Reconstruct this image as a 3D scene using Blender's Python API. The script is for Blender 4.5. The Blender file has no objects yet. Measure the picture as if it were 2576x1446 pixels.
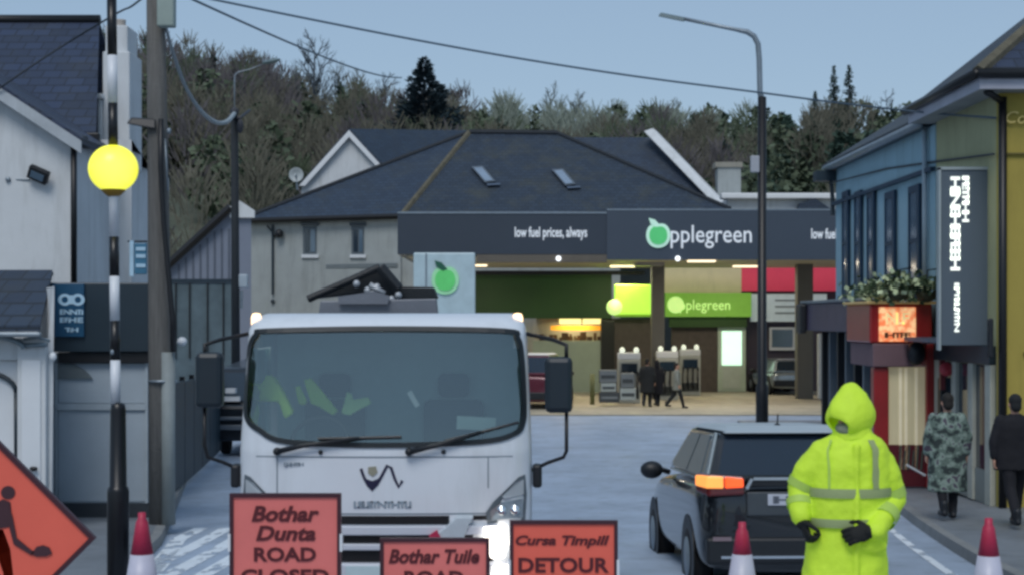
import bpy, bmesh, math, random
import numpy as np
from mathutils import Vector, Matrix, noise

C = bpy.data.collections.new("scene"); bpy.context.scene.collection.children.link(C)
sc = bpy.context.scene
rnd = random.Random(7)
PI = math.pi; R = math.radians
F, CX, HY, EYE = 4085.0, 1288.0, 800.0, 1.7

# ------------------------------------------------------------------ camera, world, sun, exposure
cam_d = bpy.data.cameras.new("camera"); cam = bpy.data.objects.new("camera", cam_d); C.objects.link(cam)
cam.location = (0, 0, EYE); cam.rotation_euler = (R(90), 0, 0)
cam_d.sensor_width = 36.0; cam_d.lens = 36.0 * F / 2576.0
cam_d.shift_y = (HY - 723.0) / 2576.0
cam_d.clip_start = 0.05; cam_d.clip_end = 6000
sc.camera = cam
w = bpy.data.worlds.new("World"); sc.world = w; w.use_nodes = True
nt = w.node_tree; nt.nodes.clear()
sky = nt.nodes.new('ShaderNodeTexSky'); sky.sky_type = 'NISHITA'; sky.sun_disc = False
sky.sun_elevation = R(52); sky.sun_rotation = R(192); sky.air_density = 1.0; sky.dust_density = 0.4; sky.ozone_density = 2.2
hs = nt.nodes.new('ShaderNodeHueSaturation'); hs.inputs['Saturation'].default_value = 0.88
mixc = nt.nodes.new('ShaderNodeMixRGB'); mixc.blend_type = 'MIX'; mixc.inputs[0].default_value = 0.62
mixc.inputs[2].default_value = (3.1, 4.45, 6.05, 1)          # the even overcast veil
bg = nt.nodes.new('ShaderNodeBackground'); bg.inputs[1].default_value = 0.087
wo = nt.nodes.new('ShaderNodeOutputWorld')
nt.links.new(sky.outputs[0], hs.inputs['Color']); nt.links.new(hs.outputs[0], mixc.inputs[1])
nt.links.new(mixc.outputs[0], bg.inputs[0]); nt.links.new(bg.outputs[0], wo.inputs[0])
sun_d = bpy.data.lights.new("sun", 'SUN'); sun = bpy.data.objects.new("sun", sun_d); C.objects.link(sun)
sun_d.energy = 1.5; sun_d.angle = R(28); sun_d.color = (1.0, 0.97, 0.93)
sun.rotation_euler = (R(38), 0, R(-12)); sun.location = (0, -5, 30)
vs = sc.view_settings; vs.view_transform = 'Standard'; vs.look = 'None'; vs.gamma = 1; vs.exposure = 0.2; vs.use_curve_mapping = False
sc.cycles.pixel_filter_type = 'BLACKMAN_HARRIS'; sc.cycles.filter_width = 3.0
sc.cycles.max_bounces = 6; sc.cycles.transparent_max_bounces = 12

# ------------------------------------------------------------------ helpers
def W(px, py, d): return Vector(((px - CX) * d / F, d, EYE - (py - HY) * d / F))
def X(px, d): return (px - CX) * d / F
def Z(py, d): return EYE - (py - HY) * d / F
def S(d): return F / d
_gp = [(-60, 1.0), (0, 0), (10, -.46), (15.7, -.9), (21.5, -1.16), (30, -1.34), (58, -1.5), (9000, -1.5)]
def _gl(y):
    for (a, za), (b, zb) in zip(_gp, _gp[1:]):
        if y <= b: return za + (zb - za) * (y - a) / (b - a)
    return -1.5
def g(y): return sum(_gl(y + k) for k in (-2, -1, 0, 1, 2)) / 5

def lin(h):
    h = h.lstrip('#'); o = []
    for i in (0, 2, 4):
        c = int(h[i:i+2], 16) / 255; o.append(c / 12.92 if c <= .04045 else ((c + .055) / 1.055) ** 2.4)
    return tuple(o)
MATS = {}
def M(name, col, rough=.7, metal=0., var=.12, scale=2.0, bump=.15, bscale=40, emit=0, ecol=None, coat=0, spec=.5, stretch=(1, 1, 1), dirt=0.0):
    if name in MATS: return MATS[name]
    if isinstance(col, str): col = lin(col)
    m = bpy.data.materials.new(name); m.use_nodes = True; n = m.node_tree; N = n.nodes; L = n.links
    b = N['Principled BSDF']
    b.inputs['Roughness'].default_value = rough; b.inputs['Metallic'].default_value = metal
    b.inputs['Coat Weight'].default_value = coat; b.inputs['Specular IOR Level'].default_value = spec
    tc = N.new('ShaderNodeTexCoord'); mp = N.new('ShaderNodeMapping'); mp.inputs['Scale'].default_value = stretch
    L.new(tc.outputs['Object'], mp.inputs[0])
    nz = N.new('ShaderNodeTexNoise'); nz.inputs['Scale'].default_value = scale; nz.inputs['Detail'].default_value = 6; nz.inputs['Roughness'].default_value = .65
    L.new(mp.outputs[0], nz.inputs['Vector'])
    cr = N.new('ShaderNodeValToRGB')
    cr.color_ramp.elements[0].position = .3; cr.color_ramp.elements[1].position = .7
    cr.color_ramp.elements[0].color = (*[c * (1 - var) for c in col], 1)
    cr.color_ramp.elements[1].color = (*[min(1, c * (1 + var)) for c in col], 1)
    L.new(nz.outputs[0], cr.inputs[0]); out = cr.outputs[0]
    if dirt:
        n2 = N.new('ShaderNodeTexNoise'); n2.inputs['Scale'].default_value = 1.3; n2.inputs['Detail'].default_value = 8; n2.inputs['Roughness'].default_value = .7
        mp2 = N.new('ShaderNodeMapping'); mp2.inputs['Scale'].default_value = (2.2, 2.2, .35)
        L.new(tc.outputs['Object'], mp2.inputs[0]); L.new(mp2.outputs[0], n2.inputs['Vector'])
        r2 = N.new('ShaderNodeValToRGB'); r2.color_ramp.elements[0].position = .5; r2.color_ramp.elements[1].position = .72
        r2.color_ramp.elements[1].color = (dirt, dirt, dirt, 1); L.new(n2.outputs[0], r2.inputs[0])
        mx = N.new('ShaderNodeMixRGB'); mx.inputs[2].default_value = (col[0] * .35, col[1] * .36, col[2] * .32, 1)
        L.new(r2.outputs[0], mx.inputs[0]); L.new(out, mx.inputs[1]); out = mx.outputs[0]
    L.new(out, b.inputs['Base Color'])
    if bump:
        n3 = N.new('ShaderNodeTexNoise'); n3.inputs['Scale'].default_value = bscale; n3.inputs['Detail'].default_value = 4
        L.new(tc.outputs['Object'], n3.inputs['Vector'])
        bp = N.new('ShaderNodeBump'); bp.inputs['Strength'].default_value = bump; bp.inputs['Distance'].default_value = .02
        L.new(n3.outputs[0], bp.inputs['Height']); L.new(bp.outputs[0], b.inputs['Normal'])
    if emit:
        b.inputs['Emission Color'].default_value = (*(lin(ecol) if isinstance(ecol, str) else (ecol or col)), 1)
        b.inputs['Emission Strength'].default_value = emit
    MATS[name] = m; return m

def slate(name, c1, c2, moss=0., axis='X'):
    m = bpy.data.materials.new(name); m.use_nodes = True; N = m.node_tree.nodes; L = m.node_tree.links; b = N['Principled BSDF']
    tc = N.new('ShaderNodeTexCoord'); sp = N.new('ShaderNodeSeparateXYZ'); cb = N.new('ShaderNodeCombineXYZ')
    L.new(tc.outputs['Object'], sp.inputs[0]); L.new(sp.outputs[axis], cb.inputs[0]); L.new(sp.outputs['Z'], cb.inputs[1])
    bt = N.new('ShaderNodeTexBrick'); bt.inputs['Scale'].default_value = 1.0; bt.inputs['Brick Width'].default_value = .3; bt.inputs['Row Height'].default_value = .16
    bt.inputs['Mortar Size'].default_value = .012; bt.inputs['Bias'].default_value = -.1
    bt.inputs['Color1'].default_value = (*lin(c1), 1); bt.inputs['Color2'].default_value = (*lin(c2), 1)
    bt.inputs['Mortar'].default_value = (*[c * .35 for c in lin(c1)], 1)
    L.new(cb.outputs[0], bt.inputs['Vector'])
    nz = N.new('ShaderNodeTexNoise'); nz.inputs['Scale'].default_value = .8; nz.inputs['Detail'].default_value = 8; nz.inputs['Roughness'].default_value = .7
    L.new(tc.outputs['Object'], nz.inputs['Vector'])
    r = N.new('ShaderNodeValToRGB'); r.color_ramp.elements[0].position = .48; r.color_ramp.elements[1].position = .75
    r.color_ramp.elements[1].color = (moss, moss, moss, 1); L.new(nz.outputs[0], r.inputs[0])
    mx = N.new('ShaderNodeMixRGB'); mx.inputs[2].default_value = (*lin('4a4a38'), 1); L.new(r.outputs[0], mx.inputs[0]); L.new(bt.outputs[0], mx.inputs[1])
    L.new(mx.outputs[0], b.inputs['Base Color']); b.inputs['Roughness'].default_value = .6
    bp = N.new('ShaderNodeBump'); bp.inputs['Strength'].default_value = .6; bp.inputs['Distance'].default_value = .03
    L.new(bt.outputs['Fac'], bp.inputs['Height']); bp.invert = True; L.new(bp.outputs[0], b.inputs['Normal'])
    return m

LIFT = []
class MB:
    def __init__(s): s.v = []; s.f = []; s.m = []; s.cm = 0
    def mat(s, i): s.cm = i; return s
    def add(s, vs, fs):
        o = len(s.v); s.v += [Vector(v) for v in vs]; s.f += [tuple(o + i for i in f) for f in fs]; s.m += [s.cm] * len(fs); return s
    def box(s, a, b):
        (x0, y0, z0), (x1, y1, z1) = a, b
        x0, x1 = min(x0, x1), max(x0, x1); y0, y1 = min(y0, y1), max(y0, y1); z0, z1 = min(z0, z1), max(z0, z1)
        return s.add([(x0,y0,z0),(x1,y0,z0),(x1,y1,z0),(x0,y1,z0),(x0,y0,z1),(x1,y0,z1),(x1,y1,z1),(x0,y1,z1)],
                     [(0,3,2,1),(4,5,6,7),(0,1,5,4),(1,2,6,5),(2,3,7,6),(3,0,4,7)])
    def pbox(s, px0, py0, px1, py1, d0, depth):
        return s.box((X(px0, d0), d0, Z(py0, d0)), (X(px1, d0), d0 + depth, Z(py1, d0)))
    def rbox(s, c, size, rot):         # rotated box
        o = len(s.v); s.box([-q / 2 for q in size], [q / 2 for q in size])
        for i in range(o, len(s.v)): s.v[i] = rot @ s.v[i] + Vector(c)
        return s
    def hexa(s, b, t):                 # b, t: four corners each (ccw from above)
        return s.add(list(b) + list(t), [(0,3,2,1),(4,5,6,7),(0,1,5,4),(1,2,6,5),(2,3,7,6),(3,0,4,7)])
    def prism(s, pts, ext):            # planar polygon extruded by vector ext
        n = len(pts); e = Vector(ext); P = [Vector(p) for p in pts]
        s.add(P + [p + e for p in P], [tuple(range(n)), tuple(range(2*n-1, n-1, -1))] + [(i, n + i, n + (i+1) % n, (i+1) % n) for i in range(n)])
        return s
    def ring(s, rings, cap=True, closed=True):
        o = len(s.v); n = len(rings[0]); fs = []
        for r in rings: s.v += [Vector(p) for p in r]
        for i in range(len(rings) - 1):
            for j in range(n if closed else n - 1):
                k = (j + 1) % n; fs.append((o+i*n+j, o+i*n+k, o+(i+1)*n+k, o+(i+1)*n+j))
        if cap:
            fs.append(tuple(o + j for j in range(n - 1, -1, -1))); fs.append(tuple(o + (len(rings)-1)*n + j for j in range(n)))
        s.f += fs; s.m += [s.cm] * len(fs); return s
    def tube(s, pts, r, n=10, cap=True):
        P = [Vector(p) for p in pts]; rs = r if isinstance(r, (list, tuple)) else [r] * len(P); rings = []; up = None
        for i, p in enumerate(P):
            t = (P[min(i+1, len(P)-1)] - P[max(i-1, 0)]); t = t.normalized() if t.length > 1e-9 else Vector((0,0,1))
            if up is None: up = Vector((0,1,0)) if abs(t.y) < .9 else Vector((1,0,0))
            u = (up - t * up.dot(t)); u = u.normalized() if u.length > 1e-6 else t.orthogonal().normalized(); up = u; v = t.cross(u)
            rings.append([p + (u * math.cos(2*PI*j/n) + v * math.sin(2*PI*j/n)) * rs[i] for j in range(n)])
        return s.ring(rings, cap)
    def cap_limb(s, pts, rs, n=12):    # tube with rounded ends
        P = [Vector(p) for p in pts]; t0 = (P[0]-P[1]).normalized(); t1 = (P[-1]-P[-2]).normalized()
        A = [P[0] + t0*rs[0]*k for k in (.95, .7, .35)]; ra = [rs[0]*math.sqrt(max(0, 1-k*k)) for k in (.95, .7, .35)]
        B = [P[-1] + t1*rs[-1]*k for k in (.35, .7, .95)]; rb = [rs[-1]*math.sqrt(max(0, 1-k*k)) for k in (.35, .7, .95)]
        return s.tube(A + P + B, ra + list(rs) + rb, n)
    def lathe(s, c, prof, n=24, axis='Z'):  # prof: (r, h)
        c = Vector(c); rings = []
        for r, h in prof:
            rr = []
            for j in range(n):
                a = 2*PI*j/n; q = (r*math.cos(a), r*math.sin(a), h)
                if axis == 'Y': q = (q[0], h, -q[1])
                if axis == 'X': q = (h, q[0], q[1])
                rr.append(c + Vector(q))
            rings.append(rr)
        return s.ring(rings)
    def ell(s, c, r, n=16, k=10, rot=None):
        rings = []
        for i in range(k + 1):
            a = -PI/2 + PI*(.02 + .96*i/k); rr = []
            for j in range(n):
                b = 2*PI*j/n; q = Vector((r[0]*math.cos(a)*math.cos(b), r[1]*math.cos(a)*math.sin(b), r[2]*math.sin(a)))
                if rot: q = rot @ q
                rr.append(Vector(c) + q)
            rings.append(rr)
        return s.ring(rings)
    def build(s, name, mats, parent=None, smooth=False, bevel=0, local=False, label=None, cat=None, group=None, kind=None, mods=None, auto=None, origin=None):
        me = bpy.data.meshes.new(name)
        off = Matrix.Identity(4)
        if parent is not None and not local:
            r = parent
            while r.parent: r = r.parent
            off = r.matrix_basis.inverted()
        vs = [off @ v for v in s.v]
        if LIFT and local: vs = [v + Vector((0, 0, LIFT[0])) for v in vs]
        loc = None
        if parent is None and not local:
            if origin is None:
                xs = [v.x for v in vs]; ys = [v.y for v in vs]; zs = [v.z for v in vs]
                origin = ((min(xs)+max(xs))/2, (min(ys)+max(ys))/2, min(zs))
            loc = Vector(origin); vs = [v - loc for v in vs]
        me.from_pydata([tuple(v) for v in vs], [], s.f)
        if not isinstance(mats, (list, tuple)): mats = [mats]
        for m in mats: me.materials.append(m)
        if any(s.m): me.polygons.foreach_set('material_index', s.m)
        bm = bmesh.new(); bm.from_mesh(me); bmesh.ops.recalc_face_normals(bm, faces=bm.faces); bm.to_mesh(me); bm.free()
        if smooth: me.polygons.foreach_set('use_smooth', [True]*len(me.polygons))
        o = bpy.data.objects.new(name, me); C.objects.link(o)
        if loc is not None: o.location = loc
        if parent is not None: o.parent = parent
        if bevel:
            b = o.modifiers.new('bevel', 'BEVEL'); b.width = bevel; b.segments = 2; b.limit_method = 'ANGLE'; b.angle_limit = R(40)
        if mods: mods(o)
        if label: o['label'] = label
        if cat: o['category'] = cat
        if group: o['group'] = group
        if kind: o['kind'] = kind
        return o

def thing(name, label, cat, loc=(0, 0, 0), rz=0, group=None):
    o = bpy.data.objects.new(name, None); C.objects.link(o); o.location = loc; o.rotation_euler = (0, 0, rz); o.empty_display_size = .3
    o['label'] = label; o['category'] = cat
    if group: o['group'] = group
    o.matrix_basis = Matrix.Translation(loc) @ Matrix.Rotation(rz, 4, 'Z')
    return o

def remesh(vox, disp=0, dsize=.1, smooth=0):
    def f(o):
        m = o.modifiers.new('remesh', 'REMESH'); m.mode = 'VOXEL'; m.voxel_size = vox; m.use_smooth_shade = True
        if smooth:
            q = o.modifiers.new('smooth', 'SMOOTH'); q.factor = .6; q.iterations = smooth
        if disp:
            t = bpy.data.textures.new('folds', 'CLOUDS'); t.noise_scale = dsize; t.noise_depth = 2
            d = o.modifiers.new('disp', 'DISPLACE'); d.texture = t; d.strength = disp; d.mid_level = .5
    return f

def text_mesh(body, origin, right, up, width, height, mat, parent, name='lettering', depth=.01, shear=0., bold=0., spacing=1.0, local=False, label=None):
    cu = bpy.data.curves.new('t', 'FONT'); cu.body = body; cu.size = 1; cu.extrude = 0; cu.shear = shear; cu.offset = bold; cu.space_character = spacing
    cu.resolution_u = 3
    to = bpy.data.objects.new('t', cu); C.objects.link(to)
    dg = bpy.context.evaluated_depsgraph_get(); me = bpy.data.meshes.new_from_object(to.evaluated_get(dg))
    bpy.data.objects.remove(to); bpy.data.curves.remove(cu)
    vs = [v.co.copy() for v in me.vertices]; x0 = min(v.x for v in vs); x1 = max(v.x for v in vs); y0 = min(v.y for v in vs); y1 = max(v.y for v in vs)
    fs = [tuple(p.vertices) for p in me.polygons]; bpy.data.meshes.remove(me)
    if width is None: width = height * (x1 - x0) / (y1 - y0)
    Rr = Vector(right).normalized(); U = Vector(up).normalized(); nrm = Rr.cross(U).normalized()
    o = Vector(origin); mb = MB()
    P = [o + Rr * ((v.x - (x0 + x1)/2)/(x1 - x0)*width) + U * ((v.y - (y0+y1)/2)/(y1-y0)*height) for v in vs]
    n = len(P); mb.add([p + nrm*depth for p in P], fs)
    # sides
    cnt = {}
    for f in fs:
        for a, b in zip(f, f[1:] + f[:1]): cnt[(a, b)] = 1
    edges = [(a, b) for (a, b) in cnt if (b, a) not in cnt]
    mb.v += P; mb.f += [(a, b, n + b, n + a) for a, b in edges]; mb.m += [0]*len(edges)
    me2 = mb.build(name, mat, parent, local=local, label=label)
    return me2

def smooth_poly(pts, k=6, closed=True):
    n = len(pts); out = []
    for i in range(n if closed else n-1):
        p = [Vector(pts[(i+j) % n]) if closed else Vector(pts[min(max(i+j, 0), n-1)]) for j in (-1, 0, 1, 2)]
        for t in range(k):
            t /= k
            out.append(.5*((2*p[1]) + (-p[0]+p[2])*t + (2*p[0]-5*p[1]+4*p[2]-p[3])*t*t + (-p[0]+3*p[1]-3*p[2]+p[3])*t**3))
    if not closed: out.append(Vector(pts[-1]))
    return out

def cable(a, b, sag, r, name, label, mat, n=24, group=None, r2=None):
    a, b = Vector(a), Vector(b); pts = []
    for i in range(n + 1):
        t = i / n; p = a.lerp(b, t); p.z -= sag * 4 * t * (1 - t); pts.append(p)
    return MB().tube(pts, r if r2 is None else [r + (r2-r)*i/n for i in range(n+1)], 6).build(name, mat, label=label, cat='cable', group=group, smooth=True)
def copy_tree(o, parent=None):
    c = o.copy(); C.objects.link(c); c.parent = parent
    if parent: c.matrix_parent_inverse = o.matrix_parent_inverse
    for ch in [q for q in bpy.data.objects if q.parent == o]: copy_tree(ch, c)
    return c
def blurtext(seed, origin, right, up, w_, h_, mat, parent, local=False, depth=.006):
    """run-together letter shapes for lettering that is too soft to read"""
    r_ = random.Random(seed); n = max(3, int(w_/h_*1.25)); body = ''.join(r_.choice('HIEFTLNI') for _ in range(n))
    return text_mesh(body, origin, right, up, w_, h_, mat, parent, depth=depth, bold=.035, spacing=.72, local=local)
# ------------------------------------------------------------------ materials
white_wall = M('white render', 'c9cdd0', .85, var=.06, scale=1.2, bump=.12, bscale=30, dirt=.35)
grey_wall = M('grey render', '9aa0a0', .85, var=.07, scale=1.5, bump=.15, bscale=25, dirt=.35)
grey_panel = M('grey shutter paint', '9aa6b0', .55, var=.06, bump=.03)
cream_wall = M('cream render', 'd6c9a4', .85, var=.05, dirt=.15)
olive_wall = M('olive yellow render', 'a39346', .85, var=.07, scale=1.5, bump=.1, dirt=.25)
sage_wall = M('sage render', 'a0a07c', .85, var=.06, dirt=.25)
blue_wall = M('blue render', '8eaebb', .8, var=.07, scale=1.2, dirt=.3)
navy = M('navy paint', '10304a', .4, var=.08, bump=.02)
black_metal = M('black metal', '0c0d12', .45, var=.1, bump=.03)
black_plastic = M('black plastic', '12161c', .5, var=.1, bump=.05)
dark_fascia = M('dark fascia paint', '1f2e38', .4, var=.08, bump=.02)
teal_panel = M('dark teal board', '16303c', .55, var=.1, bump=.05)
white_metal = M('white coated metal', 'd4d8dc', .35, var=.04, bump=.02)
pvc = M('white pvc', 'd9dcdf', .4, var=.04, bump=0)
galv = M('galvanised metal', '87929b', .45, metal=.6, var=.12, scale=6, bump=.05)
wood_pole = M('weathered pole timber', '5d5c5a', .85, var=.25, scale=5, bump=.4, bscale=30, stretch=(6, 6, .5), dirt=.4)
conduit = M('grey conduit', '7f8788', .7, var=.15, dirt=.4)
glass_dark = M('dark window glass', '26323d', .08, var=.05, bump=0, spec=.9)
glass_pale = M('pale window glass', '55697a', .1, var=.05, bump=0, spec=.9)
slate_navy = slate('navy slates', '2b3852', '222c40', .25)
slate_dark = slate('dark slates', '2b3848', '212d3c', .55)
slate_dark2 = slate('dark slates plain', '2c3b4e', '233042', .25)
slate_y = slate('slates along street', '2c3542', '212833', .9, 'Y')
conc = M('concrete', '8d8a80', .8, var=.12, scale=.7, bump=.2, bscale=12, dirt=.3)
kerbm = M('kerb stone', '7d7f80', .7, var=.15, bump=.3, bscale=30, dirt=.3)

def road_mat(name, c, wet, spots):
    m = M(name, c, .5, var=.22, scale=.55, bump=.5, bscale=90, dirt=.45)
    N = m.node_tree.nodes; L = m.node_tree.links; b = N['Principled BSDF']
    tc = N.new('ShaderNodeTexCoord'); n = N.new('ShaderNodeTexNoise'); n.inputs['Scale'].default_value = spots; n.inputs['Detail'].default_value = 5
    mp = N.new('ShaderNodeMapping'); mp.inputs['Scale'].default_value = (1.8, .35, 1); L.new(tc.outputs['Object'], mp.inputs[0]); L.new(mp.outputs[0], n.inputs[0])
    r = N.new('ShaderNodeMapRange'); r.inputs[1].default_value = .35; r.inputs[2].default_value = .65
    r.inputs[3].default_value = wet[0]; r.inputs[4].default_value = wet[1]
    L.new(n.outputs[0], r.inputs[0]); L.new(r.outputs[0], b.inputs['Roughness']); return m
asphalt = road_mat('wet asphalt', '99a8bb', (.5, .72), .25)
pavement_m = road_mat('damp footpath concrete', '747a81', (.4, .7), .9)
fore_m = road_mat('forecourt concrete', 'aaa391', (.45, .75), .6)
far_m = M('field grass', '39422c', .95, var=.3, scale=.05, bump=.2)

# ------------------------------------------------------------------ ground
def sheet(x0, x1, y0, y1, dz, name, mat, xs=None, step=1.0):
    ys = []; y = y0
    while y < y1 - 1e-6: ys.append(y); y += step if y < 80 else max(step, (y - 60))
    ys.append(y1); mb = MB(); rows = []
    for y in ys:
        a = x0(y) if callable(x0) else x0; b = x1(y) if callable(x1) else x1
        rows.append([(a + (b-a)*k/4, y, g(y) + dz) for k in range(5)])
    mb.ring(rows, cap=False, closed=False)
    return mb.build(name, mat, kind='structure', smooth=True)
sheet(-2500, 2500, -60, 5500, -.03, 'ground', far_m)
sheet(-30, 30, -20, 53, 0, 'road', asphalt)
sheet(-60, 60, 53.004, 110, .02, 'forecourt_ground', fore_m)
def lk(y): return -2.6 - .122*max(0, y-6) if y < 20 else -4.31 - .17*(y-20)      # left kerb line
def rk(y): return 4.15 + .115*(y-10) if y < 26 else 5.99 + .03*(y-26)            # right kerb line
def pave(f, side, y0, y1, name):
    mb = MB(); rows = []; y = y0
    while y <= y1 + 1e-6:
        x = f(y); zz = g(y); o = side*14
        rows.append([(x, y, zz - .02), (x + side*.015, y, zz + .125), (x + side*.13, y, zz + .13)]); y += 1
    mb.ring(rows, cap=False, closed=False)
    k = mb.build(name + '_kerb', kerbm, kind='structure')
    mb = MB(); rows = []; y = y0
    while y <= y1 + 1e-6:
        x = f(y); zz = g(y); rows.append([(x + side*.131, y, zz + .127), (x + side*3, y, zz + .14), (x + side*14, y, zz + .14)]); y += 1
    mb.ring(rows, cap=False, closed=False); return mb.build(name, pavement_m, kind='structure')
pave(lk, -1, -10, 46, 'left_pavement'); pave(rk, 1, -10, 48, 'right_pavement')
# worn crossing stripes
paint = M('worn road paint', 'dde6ee', .45, var=.1, scale=3, bump=.3, bscale=60)
_n = paint.node_tree; _b = _n.nodes['Principled BSDF']; _tc = _n.nodes.new('ShaderNodeTexCoord'); _nz = _n.nodes.new('ShaderNodeTexNoise'); _nz.inputs['Scale'].default_value = 7; _nz.inputs['Detail'].default_value = 6
_mp = _n.nodes.new('ShaderNodeMapping'); _mp.inputs['Scale'].default_value = (1, .3, 1)
_r = _n.nodes.new('ShaderNodeMapRange'); _r.inputs[1].default_value = .36; _r.inputs[2].default_value = .48; _r.inputs[3].default_value = 0; _r.inputs[4].default_value = 1
_n.links.new(_tc.outputs['Object'], _mp.inputs[0]); _n.links.new(_mp.outputs[0], _nz.inputs[0]); _n.links.new(_nz.outputs[0], _r.inputs[0]); _n.links.new(_r.outputs[0], _b.inputs['Alpha'])
mb = MB()
for k in range(6):
    x = -4.35 + k*.36; rows = []
    for i in range(15):
        y = 15.2 + i*.5
        x_ = max(x, lk(y) + .06 + .03*k)
        rows.append([(x_, y, g(y) + .006), (x_ + .2, y, g(y) + .006)])
    mb.ring(rows, cap=False, closed=False)
mb.build('crossing_stripes', paint, kind='structure')
mb = MB(); rows = []
for i in range(40):
    y = 9 + i*.8; rows.append([(rk(y) - .45, y, g(y) + .006), (rk(y) - .35, y, g(y) + .006)])
mb.ring(rows, cap=False, closed=False); mb.build('edge_line_marking', paint, kind='structure')

# ------------------------------------------------------------------ hill and woodland
prof = [(-400, 120), (330, 120), (430, 135), (540, 148), (640, 165), (700, 195), (750, 245), (860, 240), (1000, 255), (1100, 275), (1250, 278), (1330, 292), (1450, 312), (1600, 303), (1750, 300), (1950, 305), (2050, 292), (2200, 280), (2300, 300), (3200, 300)]
def prf(px): return float(np.interp(px, [p[0] for p in prof], [p[1] for p in prof]))
RD = 230.0; TH = 9.0
def hz(x, y):
    px = CX + x*F/max(y, 100); top = (HY - prf(px))*RD/F + EYE - TH*.82
    t = min(1, max(0, (y - 108)/(RD-108))); base = -1.5 + (top + 1.5)*(t**.85)
    if y > RD: base = top - (y - RD)*.12
    return base + .8*noise.noise(Vector((x*.05, y*.05, 3)))
mb = MB(); rows = []
for i in range(50):
    y = 104 + i*6.5; rows.append([(x, y, hz(x, y) if i else -3) for x in np.linspace(-150, 150, 90)])
mb.ring(rows, cap=False, closed=False)
mb.build('hill', M('winter scrub ground', '50564a', .95, var=.35, scale=.2, bump=.5, bscale=2), kind='structure', smooth=True)

def foliage_mat(name, c, var=.35):
    return M(name, c, .9, var=var, scale=.35, bump=0)
wm = [foliage_mat('bare brown twigs', '5e5d52', .2), foliage_mat('bare purple twigs', '575457', .2), foliage_mat('olive ivy scrub', '515d4a', .2), foliage_mat('dark evergreen', '34493f', .25), foliage_mat('pale grey twigs', '808a80', .2)]
def scatter(n, pick, seed, xr=(-85, 85), yr=(112, 236)):
    rs = np.random.RandomState(seed); V = []; Fq = []; MI = []; cnt = 0
    for i in range(n):
        y = yr[0] + (yr[1]-yr[0])*math.sqrt(rs.rand()); x = (rs.rand()*2-1)*min(85, y*.36)
        px = CX + x*F/y
        z = hz(x, y); kind = pick(px, y, x, rs)
        h = TH*(.65 + .5*rs.rand()); wd = h*(.24 + .16*rs.rand())
        if kind == 3: h *= .95; wd *= .9
        T = 260
        u = rs.rand(T); a = rs.rand(T)*2*PI; rr = np.sqrt(rs.rand(T))
        env = np.sin(np.clip(u, 0.03, 1)*PI)**.6 if kind != 3 else (1.02-u)
        base = np.stack([x + wd*env*rr*np.cos(a), y + wd*env*rr*np.sin(a), z + h*(.12 + .86*u)], 1)
        if kind in (0, 1, 4):
            L_ = .7 + 1.3*rs.rand(T); dirv = np.stack([np.cos(a)*.55 + rs.randn(T)*.3, np.sin(a)*.4, .9 + rs.rand(T)*.5], 1)
            dirv /= np.linalg.norm(dirv, axis=1)[:, None]; side = np.stack([-dirv[:, 2], rs.randn(T)*.3, dirv[:, 0]], 1)*(.035 + .05*rs.rand(T))[:, None]
        else:
            L_ = .35 + .5*rs.rand(T); dirv = rs.randn(T, 3); dirv[:, 2] *= .6; dirv /= np.linalg.norm(dirv, axis=1)[:, None]; side = np.cross(dirv, rs.randn(T, 3)); side /= np.linalg.norm(side, axis=1)[:, None]; side *= (.16+.2*rs.rand(T))[:, None]
        tip = base + dirv*L_[:, None]
        q = np.concatenate([base - side, base + side, tip + side*.5, tip - side*.5], 1).reshape(-1, 3)
        V.append(q); idx = np.arange(T*4).reshape(-1, 4) + cnt; Fq.append(idx); cnt += T*4; MI.append(np.full(T, kind if rs.rand() < .9 else 2))
    V = np.concatenate(V); Fq = np.concatenate(Fq); MI = np.concatenate(MI)
    me = bpy.data.meshes.new('woodland'); me.from_pydata(V.tolist(), [], Fq.tolist())
    for m in wm: me.materials.append(m)
    me.polygons.foreach_set('material_index', MI.astype(int).tolist())
    return me
def pick(px, y, x, rs):
    t = noise.noise(Vector((x*.045, y*.06, 9.1))); r = rs.rand()
    if px > 1900: return 3 if r < .45 + t else (2 if r < .85 else 0)
    if px > 1180 and y > 195: return 2 if r < .3 else (3 if r < .38 else 4)
    if px < 740 and y > 180: return 1 if r < .6 else (0 if r < .9 else 3)
    if t > .12: return 2 if r < .7 else 0
    return 0 if r < .55 else (1 if r < .75 else (2 if r < .93 else 3))
me = scatter(720, pick, 4)
wo_ = bpy.data.objects.new('woodland', me); C.objects.link(wo_); wo_['kind'] = 'stuff'; wo_['label'] = 'bare brown winter woodland covering the hillside'

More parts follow.
